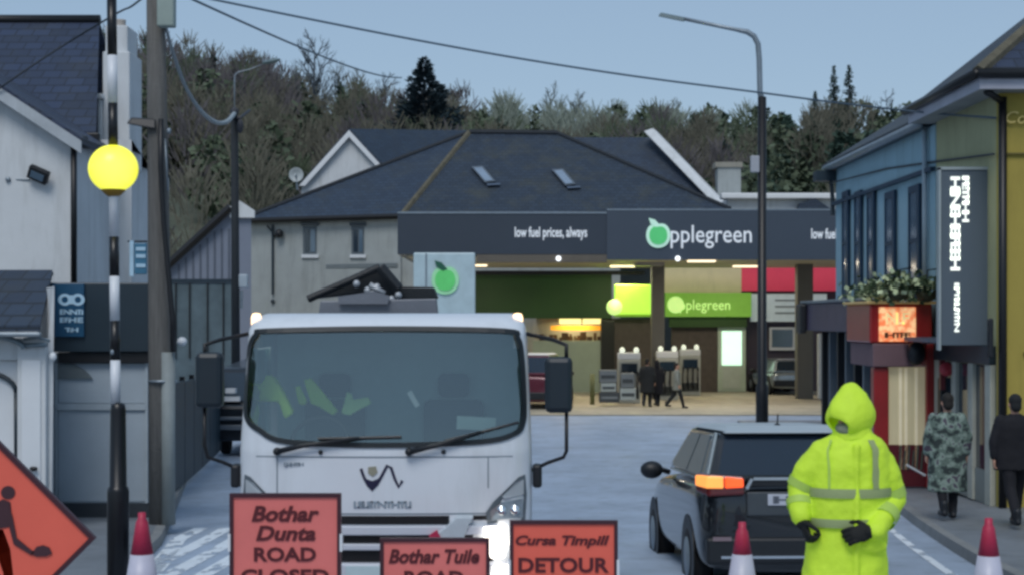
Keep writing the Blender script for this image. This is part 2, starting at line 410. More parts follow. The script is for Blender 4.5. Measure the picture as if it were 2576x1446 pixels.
def bare_tree(px, top, base, d, spread, label, mat, seed, group='bare trees along the skyline'):
    r_ = random.Random(seed); b = W(px, base, d); b.z = min(b.z, hz(b.x, b.y)) - .5; H = Z(top, d) - b.z
    t = thing('bare_tree', label, 'tree', b, group=group); tr = MB(); cr = MB(); tr.tube([b, b + Vector((.2, 0, H*.3)), b + Vector((0, 0, H*.62)), b + Vector((.1, 0, H*.96))], [H*.022, H*.018, H*.011, .03], 7)
    def br(p, dr, L, r, k):
        q = p + dr*L; mid = p.lerp(q, .5) + Vector((r_.gauss(0, .06), r_.gauss(0, .06), r_.gauss(0, .04)))*L
        cr.tube([p, mid, q], [r, r*.7, r*.4], 4)
        if k:
            for _ in range(3 if k > 1 else 4):
                nd = (dr + Vector((r_.gauss(0, .42), r_.gauss(0, .42), r_.gauss(.12, .25)))).normalized(); br(p.lerp(q, .35 + .6*r_.random()), nd, L*(.5 + .2*r_.random()), r*.5, k-1)
    for i in range(13):
        u = .3 + .62*i/12; a = r_.random()*2*PI; dr = Vector((math.cos(a)*spread, math.sin(a)*spread, .8)).normalized()
        br(b + Vector((0, 0, H*u)), dr, H*.3*(1.25-u), H*.008, 3)
    tr.build('trunk', mat, t, smooth=True); cr.build('crown', mat, t)
tw = M('grey bark', '6e7672', .9, var=.2, bump=0); tw2 = M('dark bark', '49525a', .9, var=.2, bump=0)
bare_tree(790, 92, 330, 215, .55, 'tallest bare tree standing alone above the skyline', tw2, 1)
bare_tree(742, 172, 330, 220, .6, 'bare pale tree just left of the tallest bare tree', tw, 2)
bare_tree(852, 165, 330, 221, .6, 'bare pale tree just right of the tallest bare tree', tw, 3)
bare_tree(905, 180, 330, 223, .7, 'wide bare tree midway between the tallest bare tree and the dark conifer', tw, 4)
bare_tree(968, 192, 340, 220, .8, 'wide bare tree just left of the big dark conifer', tw2, 5)
bare_tree(1385, 225, 380, 224, .5, 'slim bare tree on the ridge above the two skylights', tw, 6)
bare_tree(1455, 240, 380, 225, .5, 'small bare tree on the ridge behind the pale parapet gable', tw, 7)
bare_tree(1560, 262, 380, 226, .6, 'low bare tree on the ridge above the station logo', tw, 8)
bare_tree(1690, 255, 380, 225, .6, 'low bare tree on the ridge left of the tall lamp column', tw, 9)
bare_tree(2230, 238, 380, 222, .8, 'rounded bare tree on the ridge right of the spruces', tw2, 10)
bare_tree(620, 130, 330, 218, .8, 'broad bare tree over the left end of the ridge', tw2, 11)
bare_tree(470, 118, 330, 216, .8, 'broad bare tree beside the telegraph pole skyline', tw2, 12)

def conifer(px, top, base, d, wd, label, seed, density=1.0, group=None, mat=None):
    r_ = random.Random(seed); b = W(px, base, d); b.z = min(b.z, hz(b.x, b.y)) - .3; H = Z(top, d) - b.z
    t = thing('conifer_tree', label, 'tree', b, group=group); MB().tube([b, b + Vector((0, 0, H*.98))], [H*.03, .03], 7).build('trunk', tw2, t, smooth=True)
    cr = MB(); n = int(H*3.4)
    for i in range(n):
        u = i/n; z = H*(.06 + .93*u); L = wd*(1-u)**.8*(.75 + .5*r_.random()) + .15
        for k in range(int(6*density)):
            if r_.random() < .18: continue
            a = r_.random()*2*PI; dr = Vector((math.cos(a), math.sin(a), .12 - .25*(1-u)))
            p = b + Vector((0, 0, z)); LL = L*(.7+.5*r_.random()); q = p + dr*LL
            for m_ in range(9):
                s_ = .15 + .85*m_/8; c = p + dr*LL*s_ + Vector((0, 0, -.12*s_*s_*LL)); ww = .38*(1.15-s_)*min(1.5, LL*.5) + .1
                sd = Vector((-math.sin(a), math.cos(a), 0))*ww*(1 if m_ % 2 else -1); e = dr*.22*LL
                cr.add([c - e*.4, c + sd + Vector((0, 0, r_.gauss(-.06, .12))), c + sd*.6 + e, c + e*.7 + Vector((0, 0, r_.gauss(0, .12)))], [(0, 1, 2, 3)])
    cr.build('crown', mat or wm[3], t)
def broad_conifer(px, top, d, label):
    r_ = random.Random(5); tip = W(px, top, d); b = Vector((tip.x, tip.y, hz(tip.x, tip.y) - .3)); H = tip.z - b.z
    t = thing('conifer_tree', label, 'tree', b); MB().tube([b, b + Vector((0, 0, H*.97))], [.28, .04], 7).build('trunk', tw2, t, smooth=True); cr = MB()
    lob = [(r_.random()*2*PI, r_.random()) for _ in range(30)]
    for i in range(5200):
        dz = (r_.random()**.62)*min(H, 11); a = r_.random()*2*PI
        rmax = .12 + .56*dz*(1 + (.22 if math.cos(a) > 0 else -.02)*min(1, dz/5)); rmax *= .72 + .42*math.sin(3*a + dz*2.1)*.5 + .35*noise.noise(Vector((a*1.5, dz*1.3, 2)))
        rr = rmax*(r_.random()**.45); p = Vector((b.x + rr*math.cos(a), b.y + rr*math.sin(a), tip.z - dz + rr*.18))
        o = Vector((math.cos(a), math.sin(a), .35)).normalized()*(.22 + .26*r_.random()); s_ = o.cross(Vector((r_.gauss(0, 1), r_.gauss(0, 1), r_.gauss(0, 1)))).normalized()*(.09 + .1*r_.random())
        cr.add([p - s_, p + s_, p + o*1.2 + s_*.3, p + o*1.2 - s_*.3], [(0, 1, 2, 3)])
    cr.build('crown', foliage_mat('blue black evergreen', '1a2f38'), t)
broad_conifer(1066, 146, 170, 'big dark conifer standing above the skyline')
conifer(2098, 160, 330, 205, 1.6, 'left of the two slim spruces on the right skyline', 2, 1.0, 'twin spruces')
conifer(2136, 158, 330, 206, 1.7, 'right of the two slim spruces on the right skyline', 3, 1.0, 'twin spruces')
conifer(2050, 225, 360, 210, 1.2, 'short thin spruce left of the two slim spruces', 4, 1.0)
conifer(1255, 245, 360, 215, 2.4, 'low dark evergreen just right of the big dark conifer', 5, 1.2)
conifer(668, 248, 420, 180, 1.0, 'small dark evergreen on the slope below the left ridge', 6, 1.0)
# ------------------------------------------------------------------ buildings, left
def wall(mb, x0, x1, y0, y1, z0, z1): return mb.box((x0, y0, z0), (x1, y1, z1))
# white house: front gable wing (d 23.5), main range behind (d 25.5), chimney at the right end
D1, D2 = 23.5, 25.5
t = thing('white_house', 'white rendered two storey house with navy slate roof at the left edge', 'house', (X(190, D1), D1, g(D1)))
zb = g(D1)
mb = MB(); xr = X(188, D1); xl = X(-900, D1); ze = Z(352, D1); slope = (345-222)/(188-0)
apx = X(-356, D1); apz = Z(0, D1)
apz = ze + (xr - apx)*slope
mb.prism([(xl, D1, zb), (xr, D1, zb), (xr, D1, ze), (apx, D1, apz), (xl, D1, ze)], (0, 2.0, 0)); mb.build('gable_wall', white_wall, t)
MB().hexa([(X(189, D2), D2, zb), (X(331, D2), D2, zb), (X(331, 31), 31, zb), (X(189, D2), 31, zb)], [(X(189, D2), D2, Z(352, D2)), (X(331, D2), D2, Z(352, D2)), (X(331, 31), 31, Z(352, D2)), (X(189, D2), 31, Z(352, D2))]).box((xl, D2 + 1.2, zb), (X(189, D2) - .003, D2 + 7, Z(352, D2))).build('main_wall', white_wall, t)
# main roof plane, ridge horizontal
e0 = Z(350, D2) ; rz_ = Z(66, 29.0)
mb = MB(); mb.hexa([(xl, D2 - .25, e0), (X(252, D2), D2 - .25, e0), (X(250, 29), 29, rz_), (xl, 29, rz_)], [(xl, D2 - .25, e0 + .09), (X(252, D2), D2 - .25, e0 + .09), (X(250, 29), 29, rz_ + .09), (xl, 29, rz_ + .09)])
mb.hexa([(xl, 29.003, rz_), (X(250, 29), 29.003, rz_), (X(250, 29), 33, e0), (xl, 33, e0)], [(xl, 29.003, rz_ + .09), (X(250, 29), 29.003, rz_ + .09), (X(250, 29), 33, e0 + .09), (xl, 33, e0 + .09)])
rf = mb.build('main_roof', slate_navy, t)
MB().tube([(xl, 29, rz_ + .11), (X(252, 29), 29, rz_ + .11)], .09, 8).build('ridge_tiles', black_metal, rf, smooth=True)
MB().box((X(186, D2), D2 - .33, e0 - .10), (X(262, D2), D2 - .2, e0 + .06)).box((X(186, D2), D2 - .2, e0 - .32), (X(250, D2), D2 - .004, e0 - .12)).build('gutter', black_metal, t, bevel=.02)  # lower black box is the dark shade beneath the eave, made solid
# wing roof with barge board
th = .09; ov = .22
mb = MB(); q0 = Vector((apx, D1 - ov, apz + .02)); q1 = Vector((xr + .16, D1 - ov, ze - slope*.16 + .02))
for a, b in ((q0, q1), (q0, Vector((2*apx - q1.x, q1.y, q1.z)))):
    mb.hexa([a, b, b + Vector((0, 2.9, 0)), a + Vector((0, 2.9, 0))], [a + Vector((0, 0, th)), b + Vector((0, 0, th)), b + Vector((0, 2.9, th)), a + Vector((0, 2.9, th))])
mb.build('wing_roof', slate_navy, t)
mb = MB()
mb.hexa([q0 + Vector((0, -.03, -.14)), q1 + Vector((0, -.03, -.14)), q1 + Vector((0, -.003, -.14)), q0 + Vector((0, -.003, -.14))], [q0 + Vector((0, -.03, .04)), q1 + Vector((0, -.03, .04)), q1 + Vector((0, -.003, .04)), q0 + Vector((0, -.003, .04))])
mb.build('barge_board', M('weathered white board', 'a7aeb4', .6, var=.15, dirt=.3), t)
MB().tube([(X(190, D1), D1 - .09, Z(350, D1)), (X(190, D1), D1 - .09, Z(712, D1))], .045, 10).tube([(X(190, D1), D1 - .09, Z(352, D1)), (X(206, D1), D1 + .2, Z(345, D1))], .045, 8).tube([(X(208, D1), D1 + 1.2, Z(350, D1)), (X(192, D1), D1 - .05, Z(362, D1))], .06, 8).build('downpipe', black_metal, t, smooth=True)
ch = MB(); cd = 27.0
ch.box((X(258, cd), cd, Z(420, cd)), (X(326, cd), cd + .9, Z(130, cd))).box((X(262, cd), cd + .08, Z(131, cd)), (X(318, cd), cd + .8, Z(62, cd))).box((X(243, cd), cd - .12, Z(250, cd)), (X(262, cd), cd + .9, Z(238, cd))).box((X(246, cd), cd - .02, Z(420, cd)), (X(257.5, cd), cd + .6, Z(251, cd)))
chn = ch.build('chimney', white_wall, t, bevel=.02)
MB().lathe((X(288, cd), cd + .4, Z(64, cd)), [(.12, 0), (.10, .05), (.09, .12), (.10, .15), (.09, .16)], 14).build('chimney_pot', M('clay pot grey', 'a09a94', .8), chn, smooth=True)
MB().tube([(X(100, 29), 29, Z(70, 29)), (X(100, 29), 29, Z(48, 29))], .02, 6).box((X(88, 29), 28.97, Z(55, 29)), (X(120, 29), 29.02, Z(51, 29))).build('roof_aerial', galv, t)
# floodlight on the gable
fl = thing('floodlight', 'black square floodlight mounted on the white gable wall', 'floodlight', (X(97, D1), D1, Z(440, D1)))
rot = Matrix.Rotation(R(24), 4, 'Y') @ Matrix.Rotation(R(25), 4, 'X')
MB().rbox(W(97, 440, D1 - .12), (.3, .1, .2), rot).build('housing', black_plastic, fl, bevel=.015)
MB().rbox(W(97, 441, D1 - .12) + rot @ Vector((0, -.055, 0)), (.2, .012, .1), rot).build('lens', glass_pale, fl)
MB().tube([W(97, 440, D1 - .1), W(80, 450, D1 + .01)], .018, 8).tube([W(40, 452, D1 + .0), W(75, 452, D1 - .02)], .012, 6).ell(W(20, 452, D1 - .02), (.04, .03, .04)).build('bracket', galv, fl)

# single-storey shop unit with dark fascia, shutter below
DS = 22.4; zs = g(DS) + .13
sh = thing('shop_unit', 'single storey shop with dark blue grey fascia over pale grey shutters', 'shop', (X(250, DS), DS, zs))
MB().box((X(132, DS), DS, zs + .2), (X(376, DS), D1 - .01, Z(888, DS))).build('wall', grey_panel, sh)
MB().box((X(128, DS), DS - .02, zs), (X(378, DS), D1 - .01, zs + .198)).build('plinth', M('dark plinth', '2a3138', .7), sh)
MB().box((X(131, DS), DS - .16, Z(884, DS)), (X(380, DS), D1 - .01, Z(712, DS))).build('fascia', dark_fascia, sh, bevel=.015)
MB().box((X(150, DS), DS - .1, Z(912, DS)), (X(378, DS), DS - .002, Z(885, DS))).build('shutter_box', black_metal, sh, bevel=.01)
mb = MB()
for k in range(34):
    z = zs + .22 + k*.052
    pass
mb.box((X(148, DS), DS - .014, zs + .22), (X(366, DS), DS - .003, Z(1031, DS))).box((X(148, DS), DS - .014, Z(1013, DS)), (X(366, DS), DS - .003, Z(913, DS))); mb.build('shutter_panel', grey_panel, sh, bevel=.004)
MB().box((X(144, DS), DS - .05, Z(1030, DS)), (X(368, DS), DS - .002, Z(1014, DS))).box((X(366, DS), DS - .04, zs + .2), (X(373, DS), DS - .003, Z(912, DS))).box((X(140, DS), DS - .04, zs + .2), (X(147, DS), DS - .003, Z(912, DS))).build('shutter_rail', M('pale rail', '9aa5ad', .4), sh)
MB().box((X(124, DS), DS - .10, zs), (X(133, DS), DS, Z(905, DS))).build('corner_post', teal_panel, sh)
mb = MB(); arc = [W(145 + 85*u, 950 - 36*math.sin(PI*min(1, .32 + .68*u))**.8, DS - .05) for u in np.linspace(0, 1, 12)]
mb.prism(arc + [W(232, 952, DS - .05), W(145, 952, DS - .05)], (0, .045, 0)); mb.build('shutter_emblem', M('faded emblem grey', '5a6468', .6), sh)
sg = MB().box((X(140, DS), DS - .21, Z(846, DS)), (X(221, DS), DS - .163, Z(714, DS)))
s1 = sg.build('shop_sign', M('sign blue', '1d4a68', .35, bump=0), None, label='blue panel with pale round emblem fixed on the dark shop fascia', cat='sign', bevel=.006)
pale = M('sign pale print', 'a9c9dd', .5, bump=0)
mb = MB()
for c in (163, 196):
    P = [W(c + 17*math.cos(a), 753 + 15*math.sin(a), DS - .215) for a in np.linspace(0, 2*PI, 24, endpoint=False)]
    Q = [W(c + 8*math.cos(a), 753 + 8*math.sin(a), DS - .215) for a in np.linspace(0, 2*PI, 24, endpoint=False)]
    for i in range(24): j = (i+1) % 24; mb.prism([P[i], P[j], Q[j], Q[i]], (0, .004, 0))
mb.prism([W(172, 742, DS - .217), W(187, 742, DS - .217), W(187, 764, DS - .217), W(172, 764, DS - .217)], (0, .003, 0)); mb.build('emblem', pale, s1)
blurtext(21, W(180, 784, DS - .212), (1, 0, 0), (0, 0, 1), 58/S(DS), 13/S(DS), pale, s1)
blurtext(22, W(180, 804, DS - .212), (1, 0, 0), (0, 0, 1), 58/S(DS), 13/S(DS), pale, s1)
blurtext(23, W(180, 829, DS - .212), (1, 0, 0), (0, 0, 1), 34/S(DS), 11/S(DS), pale, s1)
hs_ = thing('hanging_sign', 'small projecting shop sign in blue and white behind the telegraph pole', 'sign', W(350, 650, 22.9))
MB().pbox(338, 612, 368, 690, 22.9, .06).build('board', M('hang blue', '3a6f8c', .4, bump=0), hs_, bevel=.01)
mb = MB()
for y_ in (622, 640, 664): mb.pbox(342, y_, 366, y_ + 9, 22.89, .008)
mb.pbox(326, 606, 336, 695, 22.92, .05); mb.build('stripe', pale, hs_)
MB().tube([W(322, 608, 23.0), W(370, 608, 22.93)], .015, 6).build('bracket', black_metal, hs_)

# porch at the far left: slate lean-to, arched white door frame
DP = 20.6; zp = g(DP) + .13
p = thing('porch', 'white porch with dark slate lean to roof and arched doorway at the left edge', 'porch', (X(60, DP), DP, zp))
mb = MB(); a0 = (X(-420, DP), DP - .3, Z(838, DP)); a1 = (X(118, DP), DP - .3, Z(832, DP)); b1 = (X(132, 22.3), 22.3, Z(694, 22.3)); b0 = (X(-420, 22.3), 22.3, Z(694, 22.3)); up = Vector((0, 0, .08))
mb.hexa([a0, a1, b1, b0], [Vector(q) + up for q in (a0, a1, b1, b0)]); mb.build('roof', slate_dark2, p)
MB().box((X(-420, 22.3), 22.25, Z(694, 22.3)), (X(130, 22.3), 22.38, Z(684, 22.3))).build('flashing', M('lead flashing', '4a4d58', .6), p)
MB().box((X(-420, DP), DP - .36, Z(846, DP)), (X(122, DP), DP - .28, Z(834, DP))).build('gutter', galv, p, bevel=.02)
MB().box((X(46, DP), DP - .05, zp), (X(118, DP), DP + .3, Z(850, DP))).box((X(-420, DP), DP, Z(905, DP)), (X(45.8, DP), DP + .2, Z(850, DP))).build('pilaster', white_wall, p, bevel=.012)
MB().box((X(58, DP), DP - .07, zp + .1), (X(106, DP), DP - .052, Z(905, DP))).build('pilaster_panel', white_metal, p, bevel=.01)
MB().prism([(X(119, DP), DP + .05, zp), (X(126, DP), DP + .05, zp), (X(134, DP), DP + .05, Z(720, DP)), (X(119, DP), DP + .05, Z(840, DP))], (-.55, 1.4, 0)).build('side_wall', white_wall, p)
MB().box((X(-420, DP), DP + .1, zp), (X(38, DP), DP + .2, Z(906, DP))).build('door_leaf', white_metal, p, bevel=.01)
mb = MB(); arch = [W(-60 + 100*math.sin(a), 985 - 52*math.cos(a), DP + .06) for a in np.linspace(-PI/2, PI/2, 16)]
mb.tube(arch, .03, 8); mb.tube([W(40, 985, DP + .06), W(41, 1180, DP + .06)], .028, 8); mb.build('door_arch', dark_fascia, p, smooth=True)
MB().tube([W(-60 + 120*math.sin(a), 876 - 34*math.cos(a), DP - .1) for a in np.linspace(-PI/2, PI/2, 18)], .035, 8).tube([W(60, 868, DP - .1), W(118, 866, DP - .12)], .03, 8).tube([W(60, 852, DP - .1), W(95, 848, DP - .1), W(125, 857, DP - .12)], .018, 8).build('canopy_scroll', M('pewter scrollwork', '75838c', .45, metal=.4), p, smooth=True)
MB().pbox(76, 1174, 92, 1182, DP - .1, .05).ell(W(84, 1178, DP - .13), (.05, .03, .03)).build('door_handle', black_metal, p)
MB().ell(W(133, 896, DP - .1), (.045, .045, .055)).tube([W(133, 892, DP - .1), W(124, 888, DP)], .015, 6).build('wall_lamp_globe', pvc, None, label='small white bulb lamp under the end of the dark fascia', cat='lamp', smooth=True)

# dark hoarding fence along the left pavement
f_ = thing('hoarding_fence', 'dark teal hoarding fence running back along the left pavement', 'fence', (-5.75, 27.5, g(27)))
mb = MB()
for k in range(6):
    y = 26.6 + k*1.7; x0 = X(452, 27.2) - .125*(y - 26.6)*.8; x1 = X(452, 27.2) - .125*(y + 1.66 - 26.6)*.8
    z = g(y) + .14; mb.hexa([(x0, y, z), (x0 + .04, y, z), (x1 + .04, y + 1.64, g(y+1.6)+.14), (x1, y + 1.64, g(y+1.6)+.14)], [(x0, y, z + 1.75), (x0 + .04, y, z + 1.75), (x1 + .04, y + 1.64, z + 1.75), (x1, y + 1.64, z + 1.75)])
    MB().box((x0 - .05, y - .05, z), (x0 + .03, y + .03, z + 1.85)).build('post', black_metal, f_)
mb.build('panel', teal_panel, f_)
# clad shed gable and boundary wall behind
DG = 62.0
t = thing('clad_shed', 'grey vertically clad shed with steep dark roof edge behind the telegraph pole', 'shed', (X(520, DG), DG, -1.5))
MB().prism([(X(300, DG), DG, -1.5), (X(632, DG), DG, -1.5), (X(632, DG), DG, Z(545, DG)), (X(578, DG), DG, Z(530, DG)), (X(428, DG), DG, Z(668, DG)), (X(300, DG), DG, Z(785, DG))], (-2.2, 8, 0)).build('wall', M('grey cladding', '727a8a', .6, var=.05), t)
mb = MB()
for k in range(9):
    px = 448 + k*18; mb.box((X(px, DG), DG - .05, Z(706, DG)), (X(px + 4, DG), DG - .003, Z(max(560, 668 - (px - 428)*.92) + 16, DG)))
mb.build('cladding_rib', M('dark rib', '515a68', .6), t)
MB().tube([W(300, 782, DG - .25), W(428, 662, DG - .25), W(580, 522, DG - .25)], .17, 6).build('verge', black_metal, t)
MB().prism([W(578, 520, DG - .2), W(602, 505, DG - .2), W(640, 530, DG - .2), W(640, 548, DG - .2), W(578, 548, DG - .2)], (0, .15, 0)).build('small_gable', white_wall, t)
w_ = thing('boundary_wall', 'dark green grey boundary wall below the clad shed', 'wall', (X(500, 50), 50, -1.5))
MB().pbox(380, 712, 598, 900, 50, .3).box((X(380, 50), 50, -1.5), (X(598, 50), 50.3, Z(900.2, 50))).build('panel', M('dark mossy wall', '55646a', .9, var=.3, scale=1, dirt=.4), w_)
MB().pbox(376, 702, 600, 711, 49.95, .4).build('coping', dark_fascia, w_)
mb = MB()
for px in (440, 475, 520, 560): mb.pbox(px, 712, px + 3, 900, 49.93, .06)
mb.build('panel_joint', black_metal, w_)

# ------------------------------------------------------------------ grey house with the big hipped roof
t = thing('hipped_house', 'large grey rendered house with dark slate hipped roof and two skylights', 'house', W(1100, 1000, 72) - Vector((0, 0, W(1100, 1000, 72).z + 1.5)))
E1 = W(608, 552, 75.5); E2 = W(1012, 540, 72); E3 = W(1836, 526, 72); R1 = W(1180, 334, 79); R2 = W(1402, 336, 79); E4 = W(1836, 540, 92); E5 = W(640, 560, 92)
mb = MB().mat(0); mb.add([E1, E2, R1], [(0, 1, 2)]); mb.mat(1); mb.add([E2, E3, R2, R1], [(0, 1, 2, 3)]); mb.mat(0); mb.add([E3, E4, R2], [(0, 1, 2)]); mb.add([E4, E5, R1, R2], [(0, 1, 2, 3)]); mb.add([E5, E1, R1], [(0, 1, 2)])
mb.add([E1 - Vector((0,0,.05)), E2 - Vector((0,0,.05)), E3 - Vector((0,0,.05)), E4, E5], [(0, 1, 2, 3, 4)])
rf = mb.build('roof', [slate_dark2, slate_dark], t)
mossm = M('mossy hip tiles', '5a5648', .9, var=.3, scale=3)
MB().tube([E2, R1], .14, 6).build('hip_tiles', mossm, rf); MB().tube([R1, R2], .17, 6).tube([R2, E3], .12, 6).tube([R1, E1], .13, 6).build('ridge_tiles', M('dark ridge tile', '1d242c', .8), rf)
gu = MB().tube([E1 + Vector((-.1, -.15, -.08)), E2 + Vector((0, -.15, -.08))], .13, 6).build('gutter', black_metal, t)
zt = Z(556, 75); xa = X(622, 76)
wv = MB().prism([(X(622, 75.7), 75.7, -1.5), (X(1008, 72.2), 72.2, -1.5), (X(1008, 72.2), 72.2, Z(552, 73)), (X(622, 75.7), 75.7, Z(562, 75.7))], (0, 6, 0))
wv.box((X(1009, 72.4), 72.4, -1.5), (X(1560, 72.4), 90, Z(545, 72.4))); wv.build('wall', grey_wall, t)
def hpt(px, py, off=.05):          # a point on the angled house wall
    u = (px - 622)/(1008-622); d = 75.7 + (72.2-75.7)*u - off; return W(px, py, d)
for (a, b, c_, d_) in ((762, 570, 797, 640), (884, 570, 916, 640)):
    wn = MB().prism([hpt(a, b), hpt(c_, b), hpt(c_, d_), hpt(a, d_)], (0, .06, 0)).build('window', M('window reveal grey', '59636a', .6), t)
    MB().prism([hpt(a + 5, b + 8, .08), hpt(a + 16, b + 8, .08), hpt(a + 16, d_ - 6, .08), hpt(a + 5, d_ - 6, .08)], (0, .02, 0)).build('pane', glass_dark, wn)
    MB().prism([hpt(a + 19, b + 8, .08), hpt(c_ - 4, b + 8, .08), hpt(c_ - 4, d_ - 6, .08), hpt(a + 19, d_ - 6, .08)], (0, .02, 0)).build('pane', glass_pale, wn)
    MB().prism([hpt(a - 4, d_ + 1, .16), hpt(c_ + 4, d_ + 1, .16), hpt(c_ + 4, d_ + 9, .16), hpt(a - 4, d_ + 9, .16)], (0, .15, 0)).build('sill', white_metal, wn)
    MB().prism([hpt(a - 5, b - 10, .12), hpt(c_ + 5, b - 10, .12), hpt(c_ + 5, b - 2, .12), hpt(a - 5, b - 2, .12)], (0, .1, 0)).build('lintel', M('lintel grey', '4a535a', .7), wn)
MB().prism([hpt(820, 666, .06), hpt(1000, 662, .06), hpt(1000, 672, .06), hpt(820, 676, .06)], (0, .05, 0)).build('string_course', M('string grey', '6d767a', .8), t)
MB().tube([hpt(686, 566, .12), hpt(686, 740, .12)], .06, 6).tube([hpt(672, 568, .12), hpt(686, 585, .12)], .05, 6).ell(hpt(686, 757, .12), (.1, .06, .1)).build('downpipe', dark_fascia, t)
MB().ell(hpt(702, 588, .35), (.2, .2, .2)).tube([hpt(702, 588, .3), hpt(690, 594, .1)], .05, 6).build('alarm_light', black_plastic, None, label='round black lamp on the grey house wall near its eave', cat='wall lamp', smooth=True)
def roofpt(px, py, off=0.0):       # point on the front roof plane
    n = (E3 - E2).cross(R1 - E2).normalized()
    if n.z < 0: n = -n
    o = Vector((0, 0, EYE)); dr = (W(px, py, 1) - o); k = (E2 + n*off - o).dot(n)/dr.dot(n); return o + dr*k
for (x0, y0) in ((1186, 420), (1388, 427)):
    q = [(x0, y0), (x0 + 28, y0 - 2), (x0 + 60, y0 + 36), (x0 + 34, y0 + 40)]
    sk = MB().hexa([roofpt(*k_, .0) for k_ in q[::-1]], [roofpt(*k_, .12) for k_ in q[::-1]]).build('skylight', M('skylight frame', '5b6570', .5), t)
    qi = [(x0 + 6, y0 + 3), (x0 + 26, y0 + 1.5), (x0 + 53, y0 + 34), (x0 + 35, y0 + 36)]
    MB().hexa([roofpt(*k_, .121) for k_ in qi[::-1]], [roofpt(*k_, .15) for k_ in qi[::-1]]).build('pane', M('bright sky pane', 'c9d2dc', .06, metal=.85, bump=0), sk)
    MB().hexa([roofpt(*k_, .02) for k_ in [(x0 + 40, y0 + 47), (x0 + 72, y0 + 45), (x0 + 72, y0 + 41), (x0 + 38, y0 + 42)]], [roofpt(*k_, .1) for k_ in [(x0 + 40, y0 + 47), (x0 + 72, y0 + 45), (x0 + 72, y0 + 41), (x0 + 38, y0 + 42)]]).build('flashing', M('flashing grey', '4d5b6e', .5), sk)

# gabled house behind left
DH = 84.0
t = thing('gabled_house', 'house with pale gable and white barge boards behind the hipped roof', 'house', (X(880, DH), DH, -1.5))
gp = [W(758, 470, DH), W(878, 336, DH), W(1000, 470, DH)]
MB().prism(gp + [Vector((gp[2].x, DH, -1.5)), Vector((gp[0].x, DH, -1.5))], (0, 6, 0)).build('gable_wall', white_wall, t)
mb = MB(); a = W(878, 334, DH - .2); b = W(1008, 470, DH - .2); c_ = W(752, 474, DH - .2)
mb.tube([a, b], .0, 4) if False else None
far_r = W(1175, 337, 97); far_e = W(1330, 480, 97)
mb.hexa([b, a, far_r, far_e], [b + Vector((0,0,.2)), a + Vector((0,0,.2)), far_r + Vector((0,0,.2)), far_e + Vector((0,0,.2))])
mb.hexa([c_, W(752, 474, 97), W(878, 350, 97), a], [c_ + Vector((0,0,.2)), W(752, 474, 97) + Vector((0,0,.2)), W(878, 350, 97) + Vector((0,0,.2)), a + Vector((0,0,.2))])
mb.build('roof', slate_navy if False else slate_dark2, t)
MB().prism([W(752, 468, DH - .3), W(878, 328, DH - .3), W(1006, 468, DH - .3), W(992, 468, DH - .3), W(878, 345, DH - .3), W(767, 468, DH - .3)], (0, .09, 0)).build('barge_board', pvc, t)
d_ = thing('satellite_dish', 'pale satellite dish poking up beside the pale gable', 'dish', W(745, 470, 82))
MB().lathe(W(745, 440, 82), [(.02, .12), (.22, .09), (.36, 0), (.37, .0), (.37, .02), (.3, .07), (.1, .13)], 18, 'Y').build('reflector', M('dish grey', 'a8b0b2', .5), d_, smooth=True)
MB().tube([W(745, 440, 82.1), W(748, 478, 82.1)], .05, 6).tube([W(745, 450, 82), W(742, 440, 81.6)], .03, 5).build('arm', galv, d_)
# right gable with pale parapet and the slate roof left of it
DR = 90.0
t = thing('parapet_house', 'slate roofed house with pale sloping parapet behind the station canopy', 'house', (X(1640, DR), DR, -1.5))
MB().hexa([W(1400, 540, DR), W(1850, 540, DR), W(1638, 352, DR + 5), W(1415, 352, DR + 5)], [W(1400, 534, DR), W(1850, 534, DR), W(1638, 346, DR + 5), W(1415, 346, DR + 5)]).build('roof', slate_dark2, t)
MB().hexa([W(1812, 530, DR - .4), W(1836, 527, DR - .4), W(1846, 530, DR), W(1826, 536, DR)], [W(1618, 330, DR + 4), W(1642, 322, DR + 4), W(1652, 330, DR + 4.6), W(1632, 338, DR + 4.6)]).build('parapet', white_wall, t, bevel=.08)
MB().box((X(1400, DR), DR + .5, -1.5), (X(1836, DR), DR + 8, Z(536, DR))).build('wall', grey_wall, t)
ch = MB().pbox(1806, 420, 1864, 500, DR + 1, 1.2).build('chimney', grey_wall, t)
MB().pbox(1800, 408, 1868, 421, DR + .9, 1.4).build('chimney_cap', conc, ch)
t = thing('flat_roof_building', 'low building with long pale flat parapet right of the chimney', 'building', (X(1950, 86), 86, -1.5))
MB().box((X(1832, 86), 86.3, -1.5), (X(2200, 86), 94, Z(500, 86))).build('wall', white_wall, t)
MB().pbox(1815, 486, 2160, 500, 85.8, .8).build('parapet', pvc, t, bevel=.05)
MB().prism([W(2010, 512, 85.7), W(2052, 500, 85.7), W(2100, 532, 85.7), W(2100, 560, 85.7), W(2000, 560, 85.7)], (0, .4, 0)).build('roof_valley', slate_dark2, t)

